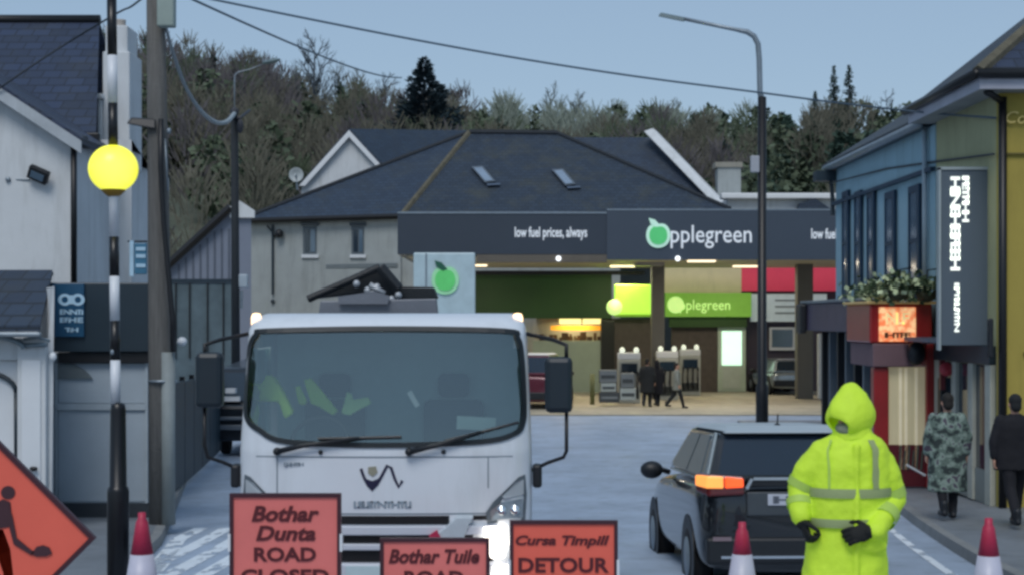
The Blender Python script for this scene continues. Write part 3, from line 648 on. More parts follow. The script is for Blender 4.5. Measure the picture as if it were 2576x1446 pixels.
# ------------------------------------------------------------------ filling station
DC = 56.0
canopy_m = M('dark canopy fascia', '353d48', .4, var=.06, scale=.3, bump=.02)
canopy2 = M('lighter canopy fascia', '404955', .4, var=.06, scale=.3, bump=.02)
soff = M('canopy soffit', 'b3aa94', .6, var=.04, bump=0)
t = thing('station_canopy', 'long dark grey filling station canopy carrying white lettering and a green apple emblem', 'canopy', (X(1500, DC), DC, -1.5))
xL = X(1000, DC); xR = X(2700, DC)
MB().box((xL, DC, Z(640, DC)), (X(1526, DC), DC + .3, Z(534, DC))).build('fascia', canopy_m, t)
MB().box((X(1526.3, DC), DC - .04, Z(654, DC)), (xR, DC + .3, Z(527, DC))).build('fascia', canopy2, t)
MB().box((X(1526.3, DC), DC - .055, Z(530, DC)), (xR, DC + .3, Z(526, DC))).box((xL, DC - .03, Z(538, DC)), (X(1526, DC), DC + .3, Z(533, DC))).build('trim', galv, t)
MB().box((xL, DC + .31, Z(640, DC)), (xL + .3, DC + 13, Z(537, DC))).build('side_fascia', canopy_m, t)
MB().box((xL + .31, DC + .31, Z(645, DC)), (xR, DC + 13, Z(600, DC))).build('deck', soff, t)
MB().box((X(1200, DC), DC - .02, Z(660, DC)), (X(1526, DC), DC + .4, Z(641, DC))).build('lower_trim', M('trim brown grey', '5d564c', .6), t)
lm = M('white letters', 'e6ebf0', .5, bump=0, var=.02, emit=.12, ecol='ffffff')
text_mesh('low fuel prices, always', W(1386, 588, DC - .005), (1, 0, 0), (0, 0, 1), 182/S(DC), 34/S(DC), lm, t, bold=.02)
text_mesh('pplegreen', W(1789, 596, DC - .045), (1, 0, 0), (0, 0, 1), 204/S(DC), 58/S(DC), lm, t, bold=.005)
text_mesh('low fuel prices, always', W(2132, 592, DC - .045), (1, 0, 0), (0, 0, 1), 182/S(DC), 34/S(DC), lm, t, bold=.02)
gl_ = M('apple green lit', '53b36c', .5, bump=0, emit=.28, ecol='4fc878'); glw = M('apple rim lit', 'bfe0cf', .5, bump=0, emit=.25, ecol='bff0d8')
def apple(cx, cy, r, d, parent, mats, nm='emblem'):
    P = [W(cx + r*1.0*math.sin(a)*(1 + .05*math.cos(2*a)), cy - r*math.cos(a)*(1 - .12*math.exp(-(min(a, 2*PI-a)*3)**2)), d) for a in np.linspace(0, 2*PI, 36, endpoint=False)]
    Q = [Vector((cx_.x + (p_.x - cx_.x)*.74, p_.y - .03, cx_.z + (p_.z - cx_.z)*.74)) for p_ in P for cx_ in (W(cx, cy, d),)]
    e = MB().prism(P, (0, .04, 0)).build(nm, mats[1], parent); MB().prism(Q, (0, .02, 0)).build('disc', mats[0], e)
    MB().prism([W(cx - r*.75, cy - r*1.35, d - .03), W(cx - r*.25, cy - r*1.2, d - .03), W(cx + r*.15, cy - r*.75, d - .03), W(cx - r*.15, cy - r*.6, d - .03), W(cx - r*.6, cy - r*.9, d - .03)], (0, .05, 0)).build('leaf', mats[2], e)
apple(1656, 592, 32, DC - .1, t, (gl_, glw, glw))
for px in (1405, 1705):
    MB().ell(W(px, 651, DC - .12), (.09, .09, .09)).build('downlight', M('lit white bulb', 'ffffff', .5, bump=0, emit=1.2, ecol='f4faff'), t, smooth=True)
colm = M('canopy column', '5b5a56', .6, var=.06, dirt=.2)
for (a, b, nm) in ((1640, 1672, 0), (2006, 2046, 1)):
    MB().box((X(a, 64), 64, -1.5), (X(b, 64), 64.6, Z(600, 64) - 1)).build('column', colm, t, bevel=.03)
MB().pbox(1602, 656, 1672, 668, 62, 1.5).build('column_collar', M('collar pale', '97938e', .5), t)
# strip lights under the canopy (lit)
tubeem = M('canopy lamp', 'fff2d8', .5, bump=0, emit=1.6, ecol='ffe9c4')
for i, (lx, ly) in enumerate(((2.0, 60), (7.0, 60), (-1.5, 65), (4.5, 66), (9.5, 66))):
    MB().box((lx - .5, ly - .25, Z(645, DC) - .06), (lx + .5, ly + .25, Z(645, DC) - .004)).build('canopy_light', tubeem, t)
    ld = bpy.data.lights.new('canopy_lamp_light', 'AREA'); lo = bpy.data.objects.new('canopy_lamp_light', ld); C.objects.link(lo)
    ld.energy = 95; ld.size = .8; ld.color = (1, .86, .66); lo.location = (lx, ly, Z(645, DC) - .1)

# station shop
DT = 70.0; zf = -1.48
t = thing('station_shop', 'filling station shop with green fascia and warmly lit counter', 'shop', (X(1500, DT), DT, zf))
MB().box((X(1690, DT), DT, zf), (X(1805, DT), DT + .3, Z(800, DT))).box((X(1535, DT), DT, zf), (X(1650, DT), DT + .3, Z(800, DT))).build('wall', M('dark brick', '4c4642', .8, var=.2, scale=4), t)
MB().box((X(1195, DT), DT - .3, Z(800, DT)), (X(1538, DT), DT + .3, Z(690, DT))).build('fascia', M('deep green fascia', '234a1a', .5, var=.15, scale=.4, bump=0), t)
MB().box((X(1195, DT), DT - .4, Z(692, DT)), (X(1620, DT), DT + .5, Z(682, DT))).build('eave', black_metal, t)
gf = MB().box((X(1672, DT), DT - .5, Z(796, DT)), (X(1886, DT), DT - .01, Z(736, DT))).build('fascia', M('lit green fascia', '6f9f3e', .5, bump=0, emit=.30, ecol='7ab83a'), t, label='bright green lit fascia panel')
MB().box((X(1545, DT), DT - .5, Z(796, DT)), (X(1640, DT), DT - .01, Z(780, DT))).build('fascia', M('lit green strip', '6a9a2a', .5, bump=0, emit=.3, ecol='7ab820'), t)
text_mesh('applegreen', W(1766, 770, DT - .52), (1, 0, 0), (0, 0, 1), 140/S(DT), 34/S(DT), M('lit pale green letters', 'c8f09a', .5, bump=0, emit=.55, ecol='c8f08a'), gf)
MB().lathe(W(1700, 766, DT - .56), [(.0, 0), (.35, 0), (.36, .03), (.0, .05)], 20, 'Y').build('emblem', M('lit pale green letters', 'c8f09a'), gf)
MB().box((X(1682, DT), DT - .3, Z(822, DT)), (X(1876, DT), DT - .02, Z(797, DT))).build('fascia_soffit', M('green shade board', '27491a', .6, bump=0), t)
MB().box((X(1672, DT), DT + .1, Z(736, DT)), (X(1866, DT), DT + .6, Z(640, DT))).build('upper_wall', cream_wall, t)
MB().box((X(1350, DT), DT + 2.6, zf), (X(1536, DT), DT + 2.8, Z(800, DT))).build('back_wall', M('warm interior wall', '96702e', .7, var=.2, scale=2), t)
MB().box((X(1350, DT), DT + .31, Z(801, DT)), (X(1540, DT), DT + 2.8, Z(798, DT))).build('interior_ceiling', M('interior ceiling', 'cbb88c', .8), t)
menu = M('lit menu board', 'fff3b0', .5, bump=0, emit=1.15, ecol='ffee9a')
for a, b in ((1407, 1462), (1466, 1522)): MB().pbox(a, 793, b, 814, DT + .4, .06).build('menu_board', menu, t)
MB().pbox(1385, 818, 1530, 830, DT + 1.6, .1).build('menu_strip', M('amber strip', 'd79a30', .5, bump=0, emit=.5, ecol='d8922a'), t)
MB().box((X(1340, DT), DT, zf), (X(1512, DT), DT + .4, Z(856, DT))).build('counter', M('pale green counter front', '93a192', .6, var=.06), t)
mb = MB()
for k in range(26):
    px = 1350 + rnd.random()*175; hh = 6 + rnd.random()*16; mb.pbox(px, 856 - hh, px + 5 + rnd.random()*8, 856, DT + .5 + rnd.random(), .2)
mb.build('counter_goods', M('dark goods', '4a3420', .6, var=.4, scale=6), t)
MB().box((X(1512.3, DT), DT - .1, zf), (X(1536, DT), DT + .3, Z(800.3, DT))).build('door_jamb', M('dark olive frame', '2a2e20', .5), t)
ldm = bpy.data.lights.new('counter_light', 'AREA'); lo = bpy.data.objects.new('counter_light', ldm); C.objects.link(lo); ldm.energy = 70; ldm.size = 1.5; ldm.color = (1, .75, .35); lo.location = (X(1450, DT), DT + 1.3, Z(806, DT))
dr_ = MB().pbox(1806, 822, 1876, 984, DT - .06, .1).build('door', M('door frame pale', 'a9b8a8', .5), t)
MB().pbox(1816, 832, 1866, 918, DT - .1, .03).build('pane', M('lit doorway glass', 'd8ffe6', .4, bump=0, emit=.85, ecol='d2ffe2'), dr_)
MB().pbox(1818, 922, 1862, 976, DT - .1, .03).build('lower_panel', M('door kick panel', 'aab4aa', .5), dr_)
# lit box sign
MB().box((X(1546, 66), 66, Z(790, 66)), (X(1640, 66), 66.3, Z(716, 66))).build('lightbox_sign', M('lime lightbox', 'b8e85a', .4, bump=0, var=.1, emit=.8, ecol='b4f04a'), None, label='bright lime green lightbox sign beside the left canopy column', cat='sign', bevel=.06)
MB().lathe(W(1546, 772, 65.9), [(0, 0), (.3, 0), (.32, .1), (.32, .2), (0, .22)], 20, 'Y').build('round_lamp_sign', M('pale lime lit disc', 'd0f49a', .4, bump=0, emit=.8, ecol='cdf58a'), None, label='small round pale green sign at the lower left of the lime lightbox', cat='sign', smooth=True)
# neighbouring unit on the right
t = thing('corner_unit', 'red bannered unit with white sign boards right of the station shop', 'shop', (X(1980, 71), 71, zf))
MB().box((X(1878, 71), 71, zf), (X(2200, 71), 78, Z(650, 71))).build('wall', M('plum grey wall', '4a4450', .8, var=.15, scale=1), t)
MB().box((X(1866, 70), 70.2, Z(731, 70)), (X(2140, 70), 70.5, Z(652, 70))).build('banner', M('crimson banner', 'b23a4c', .6, var=.12, scale=.6, bump=0, emit=.26, ecol='d03858'), t)  # emission added to brighten the banner, which is no lamp
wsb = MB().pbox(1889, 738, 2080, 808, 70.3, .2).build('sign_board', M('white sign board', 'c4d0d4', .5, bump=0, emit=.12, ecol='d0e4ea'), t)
mb = MB()
for y_ in (752, 768, 784): mb.pbox(1950, y_, 2000, y_ + 5, 70.28, .015)
mb.build('print_line', M('faint print', '8a949c', .6), wsb)
wn = MB().pbox(1936, 822, 2000, 880, 70.8, .15).build('window', pvc, t); MB().pbox(1942, 828, 1994, 872, 70.76, .03).build('pane', glass_pale, wn)
MB().box((X(1866, 70), 70.6, Z(650.5, 70)), (X(2200, 70), 70.95, Z(640, 70))).build('eave', dark_fascia, t)
pb = thing('price_sign', 'tall narrow white sign with black digits beside the right canopy column', 'sign', (X(2072, 62), 62, -1.5))
MB().pbox(2058, 838, 2087, 1004, 62, .25).build('panel', M('price panel', 'b4b9bd', .5, bump=0), pb, bevel=.06)
mb = MB(); mb.pbox(2068, 850, 2079, 890, 61.98, .018).pbox(2067, 905, 2080, 920, 61.98, .018).pbox(2067, 930, 2080, 946, 61.98, .018); mb.build('digit', black_plastic, pb)
# totem sign behind the truck
DTt = 50.0
t = thing('totem_sign', 'white totem sign with green apple emblem rising behind the truck cab', 'sign', (X(1117, DTt), DTt, g(DTt)))
MB().pbox(1040, 636, 1195, 790, DTt, .45).build('sign_box', M('totem white', 'a9bdc4', .4, bump=0, emit=.04, ecol='bcd8de'), t, bevel=.04)
MB().pbox(1070, 637.5, 1074, 789, DTt - .02, .018).build('panel_joint', galv, t)
MB().box((X(1075, DTt), DTt + .1, g(DTt)), (X(1160, DTt), DTt + .35, Z(790.3, DTt))).build('pylon', galv, t)
ga = M('totem apple green', '57b867', .5, bump=0, emit=.18, ecol='5fd070'); gb = M('totem apple rim', '93cfa0', .5, bump=0, emit=.12, ecol='a8e8b8')
apple(1120, 704, 36, DTt - .06, t, (ga, gb, M('leaf dark', '1f5b46', .5, bump=0)))
# pumps
def pump(px, d, label):
    x = X(px, d); t = thing('fuel_pump', label, 'fuel pump', (x, d, -1.48), group='fuel pumps under the canopy')
    MB().box((x - .42, d - .25, -1.48), (x + .42, d + .25, .15)).build('cabinet', M('pump pale casing', 'a8aba3', .4), t, bevel=.03)
    MB().box((x - .42, d - .22, .153), (x + .42, d + .22, .42)).build('crown_panel', white_metal, t, bevel=.04)
    MB().box((x - .3, d - .28, -.35), (x + .3, d - .252, .02)).build('display', glass_dark, t)
    MB().box((x - .36, d - .28, -1.3), (x + .36, d - .252, -.95)).build('base_panel', M('pump dark panel', '3b4040', .5), t)
    for s_ in (-.3, -.1, .1, .3):
        MB().tube([(x + s_, d - .3, -.35), (x + s_ - .05, d - .5, -.8), (x + s_, d - .38, -1.2), (x + s_*1.1, d - .3, -.5)], .028, 6).build('hose', black_plastic, t, smooth=True)
        MB().rbox((x + s_, d - .33, -.4), (.06, .1, .22), Matrix.Rotation(R(15), 4, 'X')).build('nozzle', black_plastic, t, bevel=.01)
    MB().ell((x - .25, d, .5), (.1, .08, .12)).ell((x + .28, d, .5), (.1, .08, .12)).build('top_lamp', M('lit pump lamp', 'e8f0e0', .5, emit=.5, ecol='eef6e4', bump=0), t, smooth=True)
pump(1582, 61.0, 'fuel pump left of the two dark figures'); pump(1678, 63.5, 'fuel pump right of the grey canopy column'); pump(1735, 67.0, 'fuel pump in front of the dark brick wall')
MB().box((X(1512, 67), 67, -1.48), (X(1546, 67), 67.4, Z(805, 67))).build('post_box', M('black post', '14170f', .5), None, label='tall black post left of the fuel pumps', cat='post', bevel=.03)
# goods in front of the pumps
gm = [M('goods grey', '6d7478', .6, var=.2), M('goods dark', '3a4044', .6, var=.2), M('goods pale', '9aa3a2', .6, var=.15)]
k = 0
for (a, b, c_, d2, mi, lab) in ((1508, 930, 1552, 962, 0, 'grey crate on top of the left goods stack'), (1512, 963, 1550, 985, 2, 'pale crate in the middle of the left goods stack'), (1508, 986, 1558, 1012, 1, 'dark crate at the foot of the left goods stack'), (1562, 938, 1596, 975, 0, 'grey crate on top of the right goods stack'), (1560, 976, 1600, 1006, 2, 'pale crate at the foot of the right goods stack')):
    o = thing('goods_crate', lab, 'crate', W((a+c_)/2, d2, 58.6), group='goods stacked on the forecourt'); P0 = W(a, b, 58.6); P1 = W(c_, d2, 58.6)
    z0 = P1.z + .004; MB().box((P0.x, 58.6, z0), (P1.x, 59.1, P0.z)).build('box', gm[mi], o, bevel=.02)
    MB().box((P0.x + .06, 58.58, z0 + (P0.z - z0)*.35), (P1.x - .06, 58.598, z0 + (P0.z - z0)*.6)).build('slot', gm[1 if mi != 1 else 0], o)
bl = MB()
MB().tube([(X(1490, 60), 60, -1.48), (X(1490, 60), 60, -.35)], .09, 10).build('bollard', M('olive bollard', '6a7048', .6), None, label='olive green bollard left of the goods stacks', cat='bollard', smooth=True)
# ------------------------------------------------------------------ right-hand street
XF = 7.16
# yellow corner building
y0, y1 = 24.0, 27.4; zk = g(24) + .13; zev = Z(238, 24.0)
t = thing('yellow_building', 'olive yellow corner building with deep eaves at the right edge', 'building', (XF, y0, zk))
MB().box((XF, y0 + .003, zk), (XF + .3, y1, zev)).build('street_wall', sage_wall, t)
MB().box((XF - .002, y0 - .15, zk), (XF + 12, y0, zev)).build('front_wall', olive_wall, t)
MB().box((XF + .1, y0 - .2, Z(392, y0)), (XF + 12, y0 - .152, Z(388, y0))).box((XF + .35, y0 - .2, Z(893, y0)), (XF + 12, y0 - .152, Z(884, y0))).box((XF + .42, y0 - .185, Z(915, y0)), (XF + 12, y0 - .152, Z(905, y0))).build('moulding', M('dark olive moulding', '6d6534', .8), t)
# eaves soffit + fascia + gutter, roof
ex = XF - .38; ey = y0 - .55; er = XF + 12
mb = MB(); mb.box((ex, ey, zev), (er, y1 + .25, zev + .06)).build('soffit', M('soffit grey', '8f9498', .7), t)
MB().box((ex - .03, ey - .03, zev - .0), (er, ey - .002, zev + .19)).box((ex - .03, ey - .001, zev), (ex - .002, y1 + .25, zev + .19)).build('fascia_board', M('pale fascia board', 'a9abb8', .5), t)
MB().tube([(ex - .08, ey - .08, zev + .22), (er, ey - .08, zev + .22)], .075, 8).tube([(ex - .08, ey - .08, zev + .22), (ex - .08, y1 + .3, zev + .22)], .075, 8).build('gutter', black_metal, t, smooth=True)
hx = 3.6; hz_ = 3.1
A = Vector((ex - .06, ey - .06, zev + .24)); B = Vector((er, ey - .06, zev + .24)); Cc = Vector((er, ey + hx, zev + hz_)); D = Vector((ex + hx, ey + hx, zev + hz_)); E = Vector((ex - .06, y1 + .3, zev + .24)); Fp = Vector((ex + hx, y1 + .3, zev + hz_))
mb = MB().mat(0); mb.add([A, B, Cc, D], [(0, 1, 2, 3)]); mb.mat(1); mb.add([A, D, Fp, E], [(0, 1, 2, 3)]); mb.mat(0); mb.add([E, Fp, Fp - Vector((0, 0, hz_)), ], [(0, 1, 2)]); mb.add([D, Cc, Cc + Vector((0, 3, 0)), D + Vector((0, 3, 0))], [(0, 1, 2, 3)])
rf = mb.build('roof', [slate_navy, slate_y], t)
MB().tube([A, D], .1, 6).build('hip_tiles', mossm, rf)
dp = MB().tube([(XF + .02, y0 - .24, Z(250, y0)), (XF + .02, y0 - .24, zk)], .06, 10).tube([(ex + .1, ey + .1, zev - .02), (XF + .02, y0 - .24, Z(262, y0))], .055, 8); dp.build('downpipe', black_metal, t, smooth=True)
# ground floor shopfront on the street wall
zt = Z(868, 24.6)
MB().box((XF - .1, y0 + .02, zt - .28), (XF - .003, y1 - .05, zt)).build('shopfront_lintel', dark_fascia, t, bevel=.01)
for k, (a, w_) in enumerate(((y0 + .02, .28), (y0 + .95, .26), (y0 + 1.9, .26), (y0 + 2.9, .3))):
    MB().box((XF - .09, a, zk), (XF - .003, a + w_, zt - .283)).build('pilaster', M('pale pilaster', 'a7a99f', .6, dirt=.2), t, bevel=.01)
MB().box((XF - .03, y0 + .3, zk + .5), (XF - .004, y1 - .4, zt - .3)).build('shop_window', glass_dark, t)
MB().box((XF - .05, y0 + .3, zk), (XF - .004, y1 - .4, zk + .497)).build('stall_riser', M('grey riser', '7b807c', .7), t)
MB().box((XF - .62, y0 + .5, zt + .03), (XF - .1, y1 - .3, zt + .1)).build('shop_canopy', M('slate blue canopy', '3d5262', .5), t)
mb = MB(); mb.box((X(2508, 23.8), 23.8, Z(1040, 23.8)), (X(2514, 23.8), 23.83, Z(885, 23.8))); mb.build('door_frame', M('mustard frame', '7c7440', .6), t)
# tall grey banner sign with lit white lettering
DB = 24.45
sg = MB().pbox(2368, 428, 2490, 868, DB, .12).build('banner_sign', M('slate banner', '55616c', .4, var=.06, scale=.5, bump=.02), None, label='tall slate grey projecting sign with white vertical lettering', cat='sign', bevel=.01, origin=(XF - .3, DB, Z(868, DB)))
litw = M('lit white letters', 'f2f8f0', .5, bump=0, emit=.75, ecol='f4fbef')
blurtext(31, W(2403, 563, DB - .004), (0, 0, -1), (1, 0, 0), 236/S(DB), 24/S(DB), litw, sg)
blurtext(32, W(2429, 501, DB - .004), (0, 0, -1), (1, 0, 0), 116/S(DB), 17/S(DB), litw, sg)
blurtext(33, W(2407, 773, DB - .004), (0, 0, -1), (1, 0, 0), 122/S(DB), 12/S(DB), litw, sg)
MB().pbox(2362, 422, 2367.5, 880, DB - .02, .14).pbox(2490.5, 422, 2495, 880, DB - .02, .14).pbox(2362, 420, 2495, 427.5, DB - .02, .14).build('frame', M('sign frame pale', '9aa5a8', .4), sg)

# blue terrace
b0, b1 = 27.45, 35.9; zk2 = g(31) + .12; zt2 = 3.27 + EYE
t = thing('blue_building', 'pale blue two storey building with tall narrow windows', 'building', (XF, b0, zk2))
zsf = Z(748, 30)
wl = MB().box((XF, b0, zk2), (XF + 7, b1, zt2)).build('wall', blue_wall, t)
MB().box((XF - .09, b0, Z(430, 28) - .05), (XF - .003, b1 + .05, Z(430, 28) + .02)).build('string_course', navy, t)
MB().box((XF - .14, b0 + .3, zt2), (XF + .4, b1 + .3, zt2 + .07)).build('soffit', dark_fascia, t)
MB().tube([(XF - .17, b0 + .3, zt2 + .05), (XF - .17, b1 + .35, zt2 + .05)], .08, 8).build('gutter', galv, t, smooth=True)
mb = MB(); mb.hexa([(XF - .17, b0, zt2 + .10), (XF + 3.2, b0, zt2 + 2.2), (XF + 3.2, b1 + .3, zt2 + 2.2), (XF - .17, b1 + .3, zt2 + .10)], [(XF - .17, b0, zt2 + .18), (XF + 3.2, b0, zt2 + 2.28), (XF + 3.2, b1 + .3, zt2 + 2.28), (XF - .17, b1 + .3, zt2 + .18)])
mb.prism([(XF - .3, b1 + .28, zt2 + .1), (XF + 3.2, b1 + .28, zt2 + 2.18), (XF + 7, b1 + .28, zt2 + .1)], (0, .02, 0)); mb.build('roof', slate_y, t)
MB().tube([(XF - .1, b1 + .12, zt2 + .02), (XF - .05, b1 + .12, zt2 - .6), (XF - .05, b1 + .1, zt2 - 1.0)], .05, 8).box((XF - .45, b1 - .1, zt2 - .25), (XF - .02, b1 + .3, zt2 - .02)).build('bracket', dark_fascia, t)
for i, d in enumerate((34.35, 33.1, 31.9, 30.2, 28.35)):
    wz0, wz1 = Z(742, d), Z(478 if i < 4 else 462, d); ww = .62 if i < 3 else .75
    fr = MB().box((XF - .05, d, wz0), (XF - .003, d + .13, wz1)).box((XF - .05, d + ww, wz0), (XF - .003, d + ww + .07, wz1)).box((XF - .05, d + .131, wz1 - .12), (XF - .003, d + ww - .001, wz1)).box((XF - .13, d - .03, wz0 - .08), (XF - .003, d + ww + .1, wz0 - .003)).box((XF - .045, d + .131, (wz0+wz1)/2 - .03), (XF - .003, d + ww - .001, (wz0+wz1)/2 + .03)).build('window', navy, t)
    MB().box((XF - .03, d + .132, wz0 + .01), (XF - .004, d + ww - .002, wz1 - .121)).build('pane', glass_pale, fr)
    # thin navy strip on near side stands for the dark deep jamb
    MB().box((XF - .075, d - .06, wz0), (XF - .051, d + .10, wz1)).build('shutter', navy, fr)
for d in (27.9,):
    MB().tube([(XF - .07, d, zt2), (XF - .07, d, Z(745, d))], .045, 8).build('downpipe', M('pale blue pipe', '93a3ae', .6), t, smooth=True)
wc = MB().ell((XF - .35, 29.5, Z(716, 29.5)), (.12, .18, .1)).tube([(XF - .3, 29.5, Z(716, 29.5)), (XF, 29.5, Z(712, 29.5))], .02, 6).build('wall_camera', navy, None, label='small dark camera dome on the blue wall above the red porch', cat='camera', smooth=True)
# dark pub front further down
mb = thing('pub_front', 'black pub shopfront with plum fascia at the far end of the blue wall', 'shopfront', (XF - .1, 31, zk2))
MB().box((XF - .8, 29.8, Z(833, 32)), (XF - .004, 35.6, Z(760, 32))).build('fascia', M('plum fascia', '4b4152', .5, var=.2), mb, bevel=.03)
MB().box((XF - .84, 29.75, Z(760, 32)), (XF - .004, 35.65, Z(752, 32))).build('cornice', M('cornice grey', '6d7478', .6), mb, bevel=.02)
MB().box((XF - .95, 35.0, Z(838, 35)), (XF - .805, 35.55, Z(765, 35))).build('side_bracket', black_plastic, mb, bevel=.03)
for k in range(7):
    y_ = 29.9 + k*.82
    MB().box((XF - .5, y_, zk2), (XF - .3, y_ + .14, Z(834, 32) - .02)).build('mullion', M(('pub black', 'pub grey blue')[k % 2], ('10151c', '54616c')[k % 2], .5), mb)
MB().box((XF - .28, 29.8, zk2), (XF - .004, 35.6, Z(834, 32) - .02)).build('glazing', glass_dark, mb)
MB().box((X(2086, 34.5), 34.5, g(34) + .13), (X(2100, 34.5), 34.7, Z(840, 34.5))).build('post', black_metal, mb)
# red porch shopfront
DRd = 27.2; zr = g(27) + .13
red = M('deep red paint', '8e1a1c', .35, var=.15, bump=.02, coat=.3); dred = M('dark red paint', '5a1620', .4, var=.15, bump=.02)
t = thing('red_porch', 'deep red shopfront porch with glowing sign box and cream window', 'shopfront', (XF - .5, DRd, zr))
xa, xb = X(2188, DRd), X(2345, DRd)
MB().box((xa, DRd, Z(862, DRd)), (xb, DRd + 1.9, Z(764, DRd))).build('sign_fascia', red, t, bevel=.03)
em = bpy.data.materials.new('glowing sign face'); em.use_nodes = True; N = em.node_tree.nodes; L = em.node_tree.links; b = N['Principled BSDF']
tc = N.new('ShaderNodeTexCoord'); nz = N.new('ShaderNodeTexNoise'); nz.inputs['Scale'].default_value = 9; nz.inputs['Detail'].default_value = 3; cr = N.new('ShaderNodeValToRGB')
cr.color_ramp.elements[0].position = .4; cr.color_ramp.elements[0].color = (*lin('ef7a4a'), 1); cr.color_ramp.elements[1].position = .6; cr.color_ramp.elements[1].color = (*lin('ffc890'), 1)
L.new(tc.outputs['Object'], nz.inputs[0]); L.new(nz.outputs[0], cr.inputs[0]); L.new(cr.outputs[0], b.inputs['Base Color']); L.new(cr.outputs[0], b.inputs['Emission Color']); b.inputs['Emission Strength'].default_value = .62
fc = MB().pbox(2212, 772, 2304, 858, DRd - .04, .038).build('sign_face', em, t)
gold = M('gold lit letters', 'f0d8a0', .5, bump=0, emit=.55, ecol='f0d090'); umber = M('umber print', '7a4a28', .6, bump=0)
blurtext(41, W(2258, 800, DRd - .045), (1, 0, 0), (0, 0, 1), 60/S(DRd), 30/S(DRd), gold, fc)
blurtext(42, W(2258, 842, DRd - .045), (1, 0, 0), (0, 0, 1), 66/S(DRd), 14/S(DRd), umber, fc)
MB().box((xa - .06, DRd - .06, Z(764, DRd)), (xb + .06, DRd + 1.95, Z(757, DRd))).build('cornice', M('warm cornice', 'a8905c', .6, emit=.06, ecol='ffd890'), t, bevel=.02)
MB().box((xa + .05, DRd - .02, Z(922, DRd)), (xb - .3, DRd + 1.8, Z(863, DRd))).build('awning', M('mauve awning', '6a5258', .7, var=.1), t, bevel=.02)
MB().ell(W(2304, 888, DRd - .12), (.16, .14, .2)).build('lantern', black_plastic, t, smooth=True)
MB().box((xa + .08, DRd + .05, zr), (X(2238, DRd), DRd + .3, Z(923, DRd))).box((X(2332, DRd), DRd + .02, zr), (X(2356, DRd), DRd + 1.8, Z(863, DRd))).build('pilaster', red, t, bevel=.02)
MB().box((X(2238.3, DRd), DRd + .1, zr + .02), (X(2331.8, DRd), DRd + .25, zr + .72)).build('stall_riser', dred, t)
wn = MB().box((X(2239, DRd), DRd + .12, zr + .723), (X(2331.5, DRd), DRd + .2, Z(923, DRd))).build('window', M('cream lit blind', 'b8b090', .6, var=.12, scale=2, bump=0, emit=.10, ecol='ffeec0', stretch=(4, 1, .3)), t)
mb = MB()
for px in (2262, 2276, 2302): mb.pbox(px, 924, px + 7, 1180, DRd + .1, .018)
mb.build('curtain_fold', M('pale curtain fold', 'd6ceb4', .6, emit=.16, ecol='fff0c8'), wn)
mb = MB()
for k in range(6): mb.tube([W(2262 + k*11, 1180, DRd + .08), W(2266 + k*11, 1120 + 12*(k % 2), DRd + .08)], .018, 5)
mb.build('window_ornament', M('dark ornament', '4a5048', .6), wn)
MB().tube([W(2280, 1168, DRd - .3), W(2328, 1195, DRd - .3)], .02, 6).build('handrail', white_metal, t)
# hanging baskets
for i, (px, py, d) in enumerate(((2262, 728, 27.0), (2330, 730, 27.05), (2228, 742, 28.4), (2182, 748, 30.0))):
    c = W(px, py, d); t = thing('flower_basket', ('pale flower basket over the left half of the glowing sign', 'dark leafed flower basket over the right end of the glowing sign', 'white flower basket left of the glowing sign', 'small flower basket above the plum fascia')[i], 'flower basket', c - Vector((0, 0, .2)), group='baskets along the pub fronts')
    MB().lathe(c - Vector((0, 0, .2)), [(.04, 0), (.14, .05), (.19, .16), (.19, .18), (.0, .18)], 14).build('basket', M('moss basket', '3a3a28', .9), t, smooth=True)
    for nm, mt, n_ in (('foliage', M('basket leaves', '33452c', .8, var=.4, scale=20), 120), ('flowers', M('pale petals', ('b9c6a0', 'c8ccb8')[i % 2], .7, var=.3, scale=20), 110 if i != 1 else 40)):
        q = MB()
        for _ in range(n_):
            v = Vector((rnd.gauss(0, .17), rnd.gauss(0, .12), rnd.gauss(.03, .11))); a = Vector((rnd.gauss(0, 1), rnd.gauss(0, 1), rnd.gauss(0, 1))).normalized()*.045; b_ = a.cross(Vector((rnd.gauss(0, 1), rnd.gauss(0, 1), rnd.gauss(0, 1)))).normalized()*.035
            p_ = c + v; q.add([p_ - a - b_, p_ + a - b_, p_ + a + b_, p_ - a + b_], [(0, 1, 2, 3)])
        q.build(nm, mt, t)
    MB().tube([c + Vector((0, 0, -.02)), c + Vector((.02, 0, .33)), c + Vector((.25, .1, .36))], .014, 6).build('bracket', black_metal, t)
rs_ = thing('wall_sign', 'small red round sign on a dark bracket beside the pale pilasters', 'sign', W(2378, 935, 26.2))
MB().lathe(W(2382, 928, 26.1), [(0, 0), (.11, 0), (.11, .05), (0, .05)], 18, 'Y').build('disc', M('sign red', 'a83440', .5), rs_, smooth=True)
MB().pbox(2366, 905, 2378, 980, 26.2, .1).build('bracket', dred, rs_)
MB().pbox(2366, 950, 2390, 1080, 26.6, .2).build('wall_cabinet', black_plastic, None, label='narrow black cabinet on the wall beside the red porch', cat='cabinet', bevel=.02)
# projecting black lamp on yellow corner
MB().pbox(2488, 800, 2500, 900, 23.7, .12).build('wall_lantern', black_plastic, None, label='slim black lantern fixed beside the corner downpipe', cat='wall lamp', bevel=.02)
nm_ = thing('gold_lettering', 'raised gold script lettering on the olive yellow wall under the eave', 'lettering', W(2560, 295, 23.8))
text_mesh('Co', W(2556, 296, 23.8), (1, 0, -.05), (0.05, 0, 1), 52/S(23.8), 30/S(23.8), M('gold script', 'e0c878', .5, bump=0), nm_, shear=.3)
